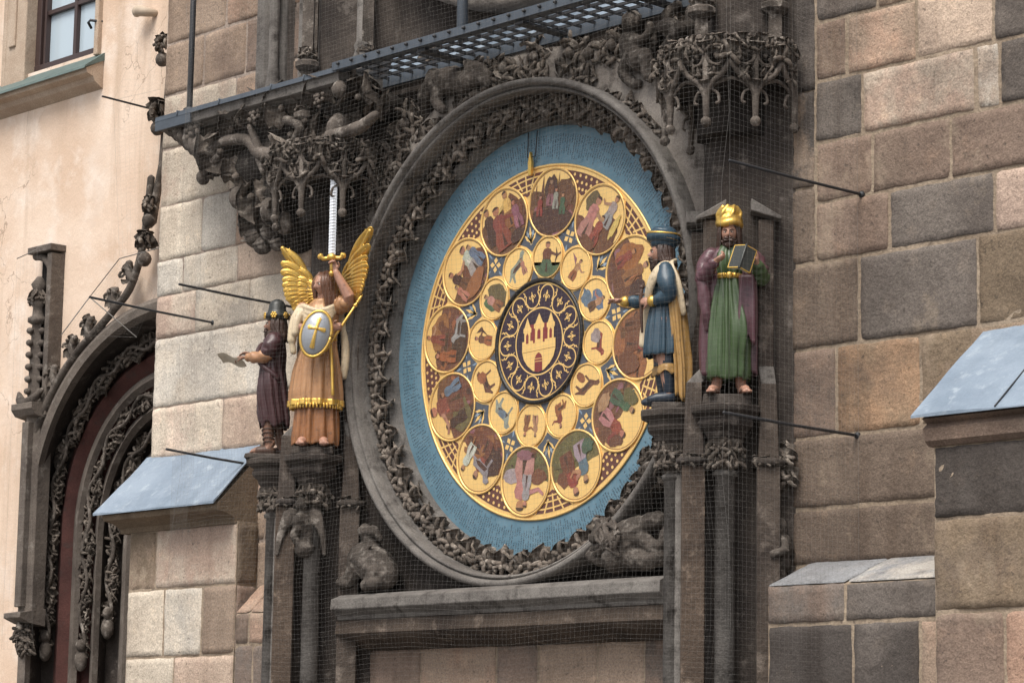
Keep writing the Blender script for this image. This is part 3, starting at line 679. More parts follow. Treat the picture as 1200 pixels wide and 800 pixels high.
b.extrx([(-.08,2.80),(-.30,2.775),(-.38,2.745),(-.385,2.68),(-.33,2.64),(-.32,2.615),(-.08,2.61)], -1.50, 1.40, 0)
b.build('sill_top', 'grey', sl, bevel=.006)
b = MB(); b.extrx([(-.08,2.612),(-.315,2.612),(-.325,2.53),(-.29,2.50),(-.20,2.47),(-.13,2.44),(-.06,2.42)], -1.52, 1.46, 0, (1.25,1.15,1.05)); b.build('sill_moulding', 'dark', sl)

# ---------------------------------------------------------------- dial frame
DC = (0, 0, DZ)
FR = thing('dial_frame', (0, 0, DZ-1.5), 'round carved stone frame with a leafy garland around the calendar dial', 'frame')
FC = (0, 0, 4.325)
b = MB()
b.ring([(1.33,.02),(1.33,-.01),(1.345,-.055),(1.365,-.085),(1.385,-.085),(1.40,-.06),(1.405,-.035)], (0,0,4.305), n=160)
b.build('inner_roll', 'grey', FR)
b = MB(); b.ring([(1.40,-.02),(1.41,-.055),(1.44,-.07),(1.475,-.09),(1.488,-.14)], FC, n=160, t=(.5,.5,.5)); b.build('hollow', 'dark', FR)  # tinted down, so the shade behind the garland is in the colour
b = MB(); b.ring([(1.485,-.10),(1.480,-.215),(1.487,-.255),(1.500,-.265),(1.505,-.245),(1.512,-.245),(1.515,-.285),(1.532,-.300),(1.552,-.292),(1.560,-.265),(1.558,-.2),(1.56,-.06)], FC, n=160); b.build('outer_roll', 'grey', FR)
b = MB()
b.ring([(1.558,-.17),(1.70,-.165),(1.765,-.16),(1.775,-.15),(1.775,-.07)], FC, math.radians(18), math.radians(150), 90, caps=True, t=(1.5,1.45,1.4)); 
b.build('archivolt_band', 'grey', FR)
r2 = random.Random(3); gb = MB(); KG = 104; wob = []
for i in range(KG):
    a = 2*PI*i/KG; er = V3(math.cos(a), 0, math.sin(a)); tn = V3(-math.sin(a), 0, math.cos(a)); sg = 1 if i % 2 else -1
    p = V3(*FC)+er*(1.435+.022*sg)+V3(0, -.095, 0); wob.append(V3(*FC)+er*(1.437+.018*math.sin(i*.8))+V3(0, -.10, 0)); g = r2.uniform(.95, 1.7); tt = (g, g*.985, g*.96)
    for k in range(2):
        leaf(gb, p, V3(0, -1, 0)+er*sg*.25+tn*r2.uniform(-.3, .3), er*sg*r2.uniform(.5, 1.1)+tn*(1 if k else -1)*r2.uniform(.35, .8), .102*r2.uniform(.85, 1.15), r2, 0, tt, 2.2)
    knobs(gb, p+V3(0,-.01,0), V3(0,-1,0), unit(er*sg+tn*r2.uniform(-.5,.5)), .078, r2, tt, 4)
    gb.ell(p+V3(0, -.045, 0)-er*sg*.02, (.019,.019,.019), 0, tt, 7, 5)
    if i % 2: gb.ell(p+V3(0, -.04, 0)+tn*.04, (.015,)*3, 0, tt, 6, 5)
wob.append(wob[0]); gb.tube(wob, .026, 6, cap=False)
gb.build('leaf_garland', 'carve', FR)
for px, py, s in [(682,95,.105),(728,122,.10),(748,143,.12),(762,160,.11),(628,90,.10),(597,97,.11),(572,103,.12),(553,112,.11),(505,155,.10),(470,190,.11),(447,228,.10)]:
    p = W(px, py, -.17); e = unit(p-V3(*FC)); tn = V3(-e[2], 0, e[0]); sb = MB()
    for k in range(3): clump(sb, p+tn*(k-1)*s*.55+e*r2.uniform(-.03, .03), V3(0, -1, 0), tn*(1 if k else -1)+e*r2.uniform(-.6, .8), s*.8, r2, 5)
    sb.build('leaf_sprig', 'carve', FR)

# ---------------------------------------------------------------- the calendar dial
DIAL = thing('calendar_dial', (0, 0, DZ-1.3), 'gilded round calendar dial of painted medallions inside a blue lettered ring', 'clock dial')
b = MB(); n = 160; b.ring([(.9, -.004), (1.36, -.004)], (0,0,0), n=n, sm=False)
br = b.build('lettered_ring', 'bluering', DIAL, base=(0,0,0)); br.location = (0, 0, 1.3)
b = MB(); b.ring([(1.098,-.002),(1.104,-.012),(1.094,-.016),(1.088,-.012),(1.088,-.008)], DC, n=160); b.build('gilt_rim', 'dialgold', DIAL)
def disc(mb, c, r, y, m=0, n=40, t=(1,1,1)): mb.poly([(c[0]+r*math.cos(2*PI*i/n), y, c[1]+r*math.sin(2*PI*i/n)) for i in range(n)], m, t)
def strip(mb, pts, w, y, m=0, closed=False, t=(1,1,1)):
    P = np.asarray(pts, float); k = len(P)
    T = (np.roll(P, -1, 0)-np.roll(P, 1, 0)) if closed else np.gradient(P, axis=0)
    T /= np.linalg.norm(T, axis=1)[:, None]+1e-12; Nn = np.stack([-T[:, 1], T[:, 0]], 1)
    A, B = P+Nn*w/2, P-Nn*w/2
    V = [(p[0], y, p[1]) for p in A]+[(p[0], y, p[1]) for p in B]; e = k if closed else k-1
    mb.add(V, [[i, (i+1) % k, k+(i+1) % k, k+i] for i in range(e)], m, False, t)
def pol(r, a): return np.array([r*math.sin(a), DZ+r*math.cos(a)])       # clock angle from the top
b = MB(); disc(b, (0, DZ), 1.092, -.007, 0, 120)
RL, CLR, RS, CS, ROT = .222, .862, .134, .520, math.radians(7)
# spandrels between the large medallions and the rim: brown with gold dots, alternating with gold lattice
for k in range(12):
    a = ROT+2*PI*(k+.5)/12; A0, A1 = a-.235, a+.235; yb = -.0085
    pts = [pol(1.065, q) for q in np.linspace(A0+.03, A1-.03, 9)]
    inn = []
    for u in np.linspace(0, 1, 9):
        q = A1-.03+(A0-A1+.06)*u; inn.append(pol(.93+.135*abs(2*u-1)**1.2 if abs(2*u-1) < .98 else 1.06, q))
    b.poly([(p[0], yb, p[1]) for p in pts+inn], 1)
    if k % 2 == 0:
        for i in range(7):
            for j in range(3):
                r = 1.045-.04*j; q = a+(i-3)*(.050-.008*j)+(.02 if j % 2 else 0)
                if abs(q-a) < .15-.045*j: disc(b, pol(r, q), .0105, yb-.001, 2, 8)
    else:
        for w in (-.10, -.05, 0, .05, .10):
            strip(b, [pol(1.07, a+w*1.6), pol(1.0, a+w*1.0), pol(.955+.5*abs(w), a+w*.8)], .012, yb-.001, 2)
        for r, wd_ in ((1.04, .16), (1.0, .11), (.965, .06)): strip(b, [pol(r, a+q) for q in np.linspace(-wd_, wd_, 9)], .010, yb-.0014, 2)
# blue diamonds with leaves between the rings of medallions
for k in range(12):
    a = ROT+2*PI*(k+.5)/12; yb = -.0082
    ds = [pol(.80, a), pol(.70, a+.105), pol(.655, a+.155), pol(.62, a+.075), pol(.575, a), pol(.62, a-.075), pol(.655, a-.155), pol(.70, a-.105)]
    b.poly([(p[0], yb, p[1]) for p in ds], 3)
    o = pol(.635 if k % 2 else .67, a)
    if k % 2:
        for q in (-.75, -.38, 0, .38, .75):
            d = np.array([math.sin(a+q), math.cos(a+q)]); w2 = np.array([d[1], -d[0]]); L = .105*(1-.3*abs(q))
            b.poly([(z[0], yb-.001, z[1]) for z in (o-d*.02, o+d*L*.5+w2*.013, o+d*L, o+d*L*.5-w2*.013)], 2 if q in (-.75, .0, .75) else 4, (1, 1, 1) if q in (-.75, 0, .75) else (.26, .34, .42))
    else:
        for q in range(4):
            d = np.array([math.sin(a+q*PI/2+.78), math.cos(a+q*PI/2+.78)]); w2 = np.array([d[1], -d[0]])
            b.poly([(z[0], yb-.001, z[1]) for z in (o+d*.006, o+d*.03+w2*.018, o+d*.05, o+d*.03-w2*.018)], 2)
            d = np.array([math.sin(a+q*PI/2), math.cos(a+q*PI/2)])
            b.poly([(z[0], yb-.0006, z[1]) for z in (o+d*.05, o+d*.075+w2*.012, o+d*.1, o+d*.075-w2*.012)], 4, (.20, .29, .40))
# dark wedges in the inner gaps
for k in range(12):
    a = ROT+2*PI*(k+.5)/12; b.poly([(p[0], -.0082, p[1]) for p in (pol(.46, a), pol(.392, a+.10), pol(.392, a-.10))], 3)
b.build('gilded_face', ['dialgold', 'dialink', 'dialgold', 'dialblue', 'dialart'], DIAL)

ART = dict(br=(.130,.052,.030), dk=(.055,.026,.020), rd=(.22,.052,.038), pk=(.42,.200,.165), lv=(.30,.25,.27), gr=(.06,.11,.06), ol=(.115,.095,.040), bl=(.11,.16,.22),
           wh=(.46,.42,.38), or_=(.25,.095,.040), ye=(.62,.40,.14), sk=(.38,.19,.115), gy=(.27,.25,.25), go=(.74,.50,.19), mv=(.24,.10,.12))
class Art:
    """flat painting inside a round medallion: u across, v towards the rim"""
    def __init__(s, c, a, R, rng): s.c, s.a, s.R, s.rng, s.y = np.array(c), a, R, rng, -.0112; s.mb = MB()
    def to(s, P):
        out = []
        for u, v in P:
            l = math.hypot(u, v); k = min(1, .955/l) if l > 0 else 1; u, v = u*k*s.R, v*k*s.R
            ca, sa = math.cos(s.a), math.sin(s.a); out.append((s.c[0]+u*ca+v*sa, s.y, s.c[1]-u*sa+v*ca))
        return out
    def p(s, P, col): s.y -= .00012; s.mb.poly(s.to(P), 1, tuple(x*s.rng.uniform(.88, 1.12) for x in ART[col]))
    def blob(s, u, v, ru, rv, col, n=18, j=.18, a0=0):
        s.p([(u+ru*math.cos(a0+2*PI*i/n)*s.rng.uniform(1-j, 1+j), v+rv*math.sin(a0+2*PI*i/n)*s.rng.uniform(1-j, 1+j)) for i in range(n)], col)
    def dabs(s, v0, v1, cols, n=16):
        for _ in range(n):
            s.blob(s.rng.uniform(-.85, .85), s.rng.uniform(v0, v1), s.rng.uniform(.05, .18), s.rng.uniform(.03, .12), s.rng.choice(cols), 9, .35, s.rng.uniform(0, 3))
    def band(s, v0, v1, col, j=.06):
        P = [(u, v1+s.rng.uniform(-j, j)) for u in np.linspace(-1, 1, 13)]
        if v0 <= -.9: Q = [(math.cos(a), math.sin(a)) for a in np.linspace(-.25, -PI+.25, 14)]; P = [(u, v) if abs(u) < .97 else (u, v) for u, v in P]; s.p(P+Q, col)
        else: s.p(P+[(u, v0+s.rng.uniform(-j, j)) for u in np.linspace(1, -1, 13)], col)
    def person(s, u, v, h, col, lean=0, skirt='', arm=0, w=1.0):
        f = lambda x, y: (u+(x*w+lean*y)*h, v+y*h)
        s.p([f(-.17,0), f(-.20,.25), f(-.14,.48), f(-.17,.66), f(-.12,.78), f(0,.82), f(.12,.78), f(.17,.66), f(.13,.48), f(.22,.25), f(.20,0), f(.05,.03)], col)
        for _ in range(4):
            x = s.rng.uniform(-.13, .10); y0 = s.rng.uniform(.02, .3); y1 = y0+s.rng.uniform(.18, .4); q = s.rng.uniform(-.05, .05); k = s.rng.choice((.55, .7, 1.3, 1.5))
            s.y -= .00012; s.mb.poly(s.to([f(x, y0), f(x+q, y1), f(x+q+.025, y1), f(x+.04, y0)]), 1, tuple(z*k for z in ART[col]))
        if skirt: s.p([f(-.19,.0), f(-.21,.25), f(-.13,.45), f(.13,.45), f(.22,.25), f(.2,0)], skirt)
        s.p([f(-.03,.05), f(.02,.42), f(.07,.05)], 'dk')
        s.p([f(.09+.085*math.cos(q)-.09, .91+.10*math.sin(q)) for q in np.linspace(0, 2*PI, 10)[:-1]], 'sk')
        s.p([f(.09*math.cos(q), .95+.075*math.sin(q)) for q in np.linspace(.1, PI-.1, 7)], 'dk')
        if arm:
            e = .36*arm; s.p([f(.10*arm,.74), f(e,.62), f(e+.12*arm,.70), f(e+.13*arm,.64), f(e,.54), f(.12*arm,.62)], 'sk' if s.rng.random() < .5 else col)
    def beast(s, u, v, L, col, flip=1, up=0):
        f = lambda x, y: (u+x*L*flip, v+(y+up*x)*L)
        s.p([f(-.50,.05), f(-.40,.22), f(-.1,.20), f(.22,.24), f(.36,.42), f(.52,.40), f(.60,.24), f(.46,.18), f(.38,.02), f(.30,-.12), f(.34,-.42), f(.25,-.43), f(.20,-.10), f(-.14,-.10), f(-.28,-.16), f(-.30,-.44), f(-.40,-.43), f(-.42,-.12), f(-.62,-.22), f(-.66,-.16)], col)
        s.p([f(-.38,.0), f(-.2,.10), f(.2,.09), f(.28,-.06), f(-.2,-.07)], 'dk')
    def finish(s, nm, group):
        rr = s.R
        disc(s.mb, s.c, rr*.985, -.0112, 0, 48)
        s.mb.ring([(rr*.985,-.0095),(rr*1.0,-.0160),(rr*.965,-.0175),(rr*.945,-.0165),(rr*.94,-.0112)], (s.c[0],0,s.c[1]), n=48, m=0)
        s.mb.ring([(rr*.925,-.01135),(rr*.90,-.01135)], (s.c[0],0,s.c[1]), n=48, m=2, sm=False)
        return s.mb.build(nm, ['dialgold', 'dialart', 'rimline'], DIAL)
r3 = random.Random(21)
def big(k):
    A = Art(pol(CLR, ROT+2*PI*k/12), ROT+2*PI*k/12, RL, r3)
    if k == 0:
        A.band(-1, .30, 'br'); A.dabs(-.9, 0.10, ('br','or_','dk','mv'), 20); A.p([(-.75,.1),(-.72,.55),(-.66,.1)], 'br'); A.p([(-.52,.1),(-.46,.8),(-.38,.1)], 'br'); A.blob(.45,.25,.38,.45,'br'); A.blob(-.1,.35,.25,.4,'dk'); A.blob(0,-.45,.8,.4,'dk')
        A.p([(.12,.1),(.16,.85),(.24,.1)], 'br'); A.person(-.12,-.1,.75,'br',0,'mv'); A.person(.4,-.35,.6,'gr'); A.person(-.5,-.4,.6,'rd'); A.person(.12,-.2,.6,'gy')
    elif k == 1:
        A.band(-1, -.30, 'br'); A.dabs(-.9, -.4, ('br','dk','ol'), 10); A.blob(.45,-.3,.4,.5,'br'); A.blob(-.55,.25,.25,.3,'ol'); A.person(-.35,-.75,1.25,'pk',0,'pk',1); A.person(.25,-.1,.95,'lv',0,'lv',-1); A.person(.10,-.75,.9,'rd'); A.blob(-.05,-.75,.3,.18,'br'); A.blob(.62,.1,.1,.35,'ye')
    elif k == 2:
        A.band(-1, .25, 'br'); A.dabs(-.9, 0.10, ('br','or_','dk','mv'), 20); A.blob(-.4,0,.4,.55,'or_'); A.blob(.2,-.45,.55,.35,'br'); A.person(.1,-.4,1.0,'or_'); A.person(-.45,-.45,.8,'rd'); A.blob(.55,.0,.25,.3,'dk')
    elif k == 3:
        A.band(-1, .35, 'or_'); A.dabs(-.9, 0.20, ('br','or_','dk','mv'), 20); A.blob(-.3,-.1,.5,.5,'br'); A.person(.0,-.5,1.1,'rd',0,'br'); A.person(-.5,-.6,.8,'br'); A.blob(.5,-.3,.3,.4,'br')
    elif k == 4:
        A.band(-1, .05, 'br'); A.dabs(-.9, -0.10, ('br','or_','dk','mv'), 20); A.blob(.5,.15,.35,.4,'br'); A.person(.25,-.55,1.1,'rd',.05,'pk',1); A.person(-.35,-.55,1.0,'gr',-.05,'gr',-1); A.blob(.0,-.65,.3,.18,'sk'); A.blob(-.65,.1,.2,.3,'ol')
    elif k == 5:
        A.band(-1, .10, 'ol'); A.dabs(-.9, -0.10, ('ol','ol','dk','br'), 20); A.blob(0,-.5,.85,.38,'ol'); A.blob(.5,.15,.3,.25,'br'); A.person(.25,-.5,1.25,'rd',0,'br',-1); A.person(-.35,-.55,1.15,'bl',.12,'lv',1); A.blob(-.6,-.3,.25,.2,'gr')
    elif k == 6:
        A.band(-1, -.02, 'ol'); A.dabs(-.9, -0.20, ('ol','ol','dk','br'), 20); A.blob(.5,-.1,.4,.2,'lv'); A.blob(-.5,-.15,.35,.2,'br'); A.person(.05,-.65,1.45,'pk',.05,'pk',-1,1.25); A.person(-.08,-.2,.9,'lv'); A.blob(.1,-.72,.3,.16,'mv')
    elif k == 7:
        A.band(-1, .0, 'br'); A.dabs(-.9, -0.10, ('br','or_','dk','mv'), 20); A.blob(-.45,-.2,.45,.4,'dk'); A.person(.0,-.65,1.2,'rd',-.1,'br',1); A.beast(-.2,.1,.85,'gy',-1); A.beast(.35,-.1,.7,'or_',1); A.person(.45,-.2,.85,'wh')
    elif k == 8:
        A.band(-1, .25, 'br'); A.dabs(-.9, 0.10, ('br','or_','dk','mv'), 20); A.blob(.3,.1,.6,.4,'br'); A.blob(-.4,-.3,.5,.4,'ol'); A.person(.1,-.5,1.35,'rd',.1,'br',-1,1.3); A.person(-.45,-.5,.9,'dk'); A.person(.5,-.6,.9,'bl')
    elif k == 9:
        A.band(-1, .35, 'br'); A.dabs(-.9, 0.20, ('br','or_','dk','mv'), 20); A.blob(.2,.3,.6,.35,'or_'); A.blob(0,-.55,.7,.3,'dk'); A.beast(-.05,.0,1.0,'br',1); A.person(-.05,.05,.8,'rd',.1,'',1); A.beast(.3,-.5,.7,'gy',-1); A.person(-.5,-.5,.9,'or_')
    elif k == 10:
        A.band(-1, -.10, 'br'); A.dabs(-.9, -0.30, ('br','or_','dk','mv'), 20); A.blob(.3,-.2,.6,.45,'br'); A.person(.30,-.5,1.1,'wh',.12,'lv',-1,1.3); A.person(-.25,-.45,1.0,'dk',-.15,'br',1); A.blob(-.1,-.55,.55,.25,'or_'); A.person(-.55,-.6,.7,'sk'); A.person(.62,-.5,.9,'bl')
    else:
        A.band(-1, .30, 'br'); A.dabs(-.9, .2, ('br','or_','dk','mv'), 20); A.blob(.45,.1,.4,.5,'br'); A.person(-.55,-.45,1.15,'dk',0,'dk'); A.person(.25,-.3,1.1,'ye',.05,'or_',-1); A.person(-.18,-.75,1.3,'rd',0,'rd',1,1.2); A.person(.55,-.5,.9,'mv'); A.blob(.4,-.65,.35,.18,'dk')
    return A.finish('large_medallion', None)
def small(k):
    A = Art(pol(CS, ROT+2*PI*k/12), ROT+2*PI*k/12, RS, r3)
    if k == 0: A.band(-1, -.3, 'gr', .1); A.person(-.05,-.75,1.45,'br',0,'gr',1,1.3); A.p([(.5,-.3),(.7,.1),(.5,.5),(.56,.1)], 'dk')
    elif k == 1: A.person(0,-.6,1.1,'sk',.1,'or_',1); A.p([(-.1,.1),(-.6,.5),(-.2,.4)], 'mv')
    elif k == 2: A.blob(-.3,-.4,.5,.35,'bl',16,.3); A.blob(.1,.2,.5,.35,'bl',14,.3); A.person(.2,-.5,1.1,'sk',0,'br',-1)
    elif k == 3: A.beast(0,0,1.0,'rd',1); A.blob(-.3,-.2,.35,.3,'lv')
    elif k == 4: A.beast(0,.05,1.1,'br',-1,.3); A.blob(-.1,-.5,.2,.3,'or_')
    elif k == 5: A.person(.0,-.6,1.1,'rd',.2,'or_',1); A.beast(-.1,-.35,.7,'or_',1)
    elif k == 6: A.person(-.25,-.5,1.0,'sk',-.1,'',1); A.person(.25,-.5,1.0,'or_',.1,'',-1)
    elif k == 7: A.beast(0,0,1.25,'gy',-1); A.blob(.05,.1,.3,.2,'bl')
    elif k == 8: A.beast(0,.0,1.15,'br',1); A.blob(.3,.2,.3,.3,'or_')
    elif k == 9: A.person(-.05,-.65,1.2,'br',.1,'or_',1); A.p([(.1,-.5),(.6,.2),(.3,.5),(.4,.1)], 'dk')
    elif k == 10: A.blob(.2,-.1,.6,.7,'ol',18,.15); A.blob(-.35,.1,.3,.5,'gr'); A.person(-.1,-.7,1.35,'pk',-.1,'or_')
    else: A.beast(0,.05,1.15,'gy',1,.25); A.person(.35,-.5,.85,'sk',0,'')
    return A.finish('small_medallion', None)
for k in range(12): big(k)
for k in range(12): small(k)
# city emblem: a gilded three-towered castle in a scrolled ring
em = MB(); ec = (0, DZ)
em.ring([(.388,-.008),(.392,-.022),(.378,-.030),(.366,-.022),(.366,-.012)], DC, n=96, m=1)
disc(em, ec, .372, -.0125, 0, 72)
EM = em.build('emblem_disc', ['embpurple', 'black'], DIAL)
sc = MB()
sc.ring([(.366,-.0135),(.356,-.0135)], DC, n=96, m=0, sm=False); sc.ring([(.212,-.0135),(.203,-.0135)], DC, n=72, m=0, sm=False)
for k in range(14):
    a = 2*PI*(k+.5)/14; sg = 1 if k % 2 == 0 else -1; o = pol(.285+.010*sg, a); d = np.array([math.sin(a), math.cos(a)])*sg; w2 = np.array([d[1], -d[0]])
    strip(sc, [o+d*.058*math.cos(q)+w2*.060*math.sin(q) for q in np.linspace(-2.1, 2.1, 22)], .0085, -.0142, 0)
    for q in (-1, 1): e = o+d*.058*math.cos(2.1)+w2*q*.060*math.sin(2.1); strip(sc, [e, e-d*.012+w2*q*.010, e-d*.030+w2*q*.012], .0075, -.01425, 0)
for k in range(14):
    a = 2*PI*(k+.5)/14; sg = 1 if k % 2 == 0 else -1; o = pol(.285-.006*sg, a); d = np.array([math.sin(a), math.cos(a)])*sg; w2 = np.array([d[1], -d[0]])
    strip(sc, [o-d*.030, o+d*.012], .007, -.0146, 0)
    for q in (-1, 1): strip(sc, [o-d*.012+w2*q*.004, o+d*.012+w2*q*.016, o+d*.004+w2*q*.027, o-d*.008+w2*q*.023], .007, -.0148, 0)
    sc.poly([(z[0], -.0150, z[1]) for z in (o+d*.004, o+d*.020+w2*.009, o+d*.042, o+d*.020-w2*.009)], 0)
    for q in (-1, 1):
        e = pol(.285+.062*sg, a+q*.235); strip(sc, [e, e-d*.02+w2*q*.004, e-d*.030-w2*q*.010], .006, -.0144, 0)
sc.build('gilt_scrollwork', 'dialgold', EM)
ca = MB()
def ep(x, z): return (x*.2, -.0148, DZ+z*.2)
ca.poly([ep(*q) for q in ((-.62,.55),(.62,.55),(.62,-.1),(-.62,-.1))], 1)
for x, w, h in ((-.52,.17,.52), (0,.22,.62), (.52,.17,.60)):
    ca.poly([(q[0], -.0152, q[2]) for q in (ep(x-w*.8,-.35), ep(x-w*.8,h-.22), ep(x-w*1.05,h-.2), ep(x-w*1.05,h-.08), ep(x-w*.75,h-.04), ep(x-w*.35,h+.12), ep(x,h+.26), ep(x+w*.35,h+.12), ep(x+w*.75,h-.04), ep(x+w*1.05,h-.08), ep(x+w*1.05,h-.2), ep(x+w*.8,h-.22), ep(x+w*.8,-.35))], 0)
    ca.poly([(q[0], -.0156, q[2]) for q in (ep(x-w*.32,h-.55), ep(x-w*.32,h-.30), ep(x,h-.22), ep(x+w*.32,h-.30), ep(x+w*.32,h-.55))], 1)
wallp = [(-.74,-.05),(-.74,-.28),(-.66,-.52),(-.5,-.72),(-.25,-.90),(0,-.96),(.25,-.90),(.5,-.72),(.66,-.52),(.74,-.28),(.74,-.05)]
mer = [(.74,.04),(.6,.04),(.6,-.04),(.42,-.04),(.42,.04),(.26,.04),(.26,-.04),(.1,-.04),(.1,.04),(-.1,.04),(-.1,-.04),(-.26,-.04),(-.26,.04),(-.42,.04),(-.42,-.04),(-.6,-.04),(-.6,.04),(-.74,.04)]
ca.poly([(q[0], -.0160, q[2]) for q in [ep(*q) for q in wallp+mer]], 0)
ca.poly([(q[0], -.0165, q[2]) for q in [ep(*q) for q in ((-.17,-.93),(-.17,-.55),(-.12,-.42),(0,-.34),(.12,-.42),(.17,-.55),(.17,-.93),(0,-.955))]], 1)
strip(ca, [(-.15,DZ-.055*0-.062), (.15,DZ-.050)], .003, -.0166, 2)
for q in (-.62, -.54): strip(ca, [(-.033, DZ+q*.2), (.033, DZ+q*.2)], .004, -.0170, 0)
ca.build('castle_emblem', ['dialgold', 'embred', 'rimline'], EM)
pt = MB(); q = pol(1.10, math.radians(-4)); 
pt.extry([(q[0]-.012, q[1]-.05), (q[0]+.012, q[1]-.05), (q[0]+.016, q[1]+.03), (q[0], q[1]+.10), (q[0]-.016, q[1]+.03)], -.045, -.025)
pt.build('date_pointer', 'gold', DIAL)
pt = MB()
for s_ in (-1, 1): pt.tube([(q[0]+.035*s_, -.03, q[1]+.07), (q[0]+.04*s_, -.02, q[1]+.23)], .004, 5)
pt.tube([(q[0]-.035, -.03, q[1]+.07), (q[0]+.035, -.03, q[1]+.07)], .004, 5); pt.build('pointer_bracket', 'iron', DIAL)

# upper clock face, whose lower edge shows over the walkway
UP = thing('astronomical_face', (0, -.1, 6.3), 'pale stone ring and gilded edge of the upper clock face peeking over the walkway', 'clock face')
uc = (0, 0, 8.33); b = MB()
b.ring([(1.93,-.03),(1.93,-.18),(1.90,-.21),(1.74,-.19),(1.70,-.15),(1.69,-.03)], uc, n=140, t=(1.7,1.65,1.6)); b.build('stone_ring', 'grey', UP)
b = MB(); b.ring([(1.60,-.05),(1.60,-.12),(1.54,-.13),(1.52,-.05)], uc, n=140); b.ring([(1.44,-.05),(1.44,-.09),(1.40,-.09),(1.40,-.05)], uc, n=140); b.build('gilt_ring', 'dialgold', UP)
b = MB(); b.ring([(.02,-.045),(1.69,-.045)], uc, n=140, sm=False); b.build('dark_plate', 'black', UP)
for a in np.linspace(PI+.3, 2*PI-.3, 15):
    b = MB(); e = V3(math.cos(a), 0, math.sin(a)); clump(b, V3(0,-.18,8.33)+e*1.66, V3(0,-1,0)-e*.4, e, .12, r2, 5); b.build('leaf_sprig', 'carve', UP)
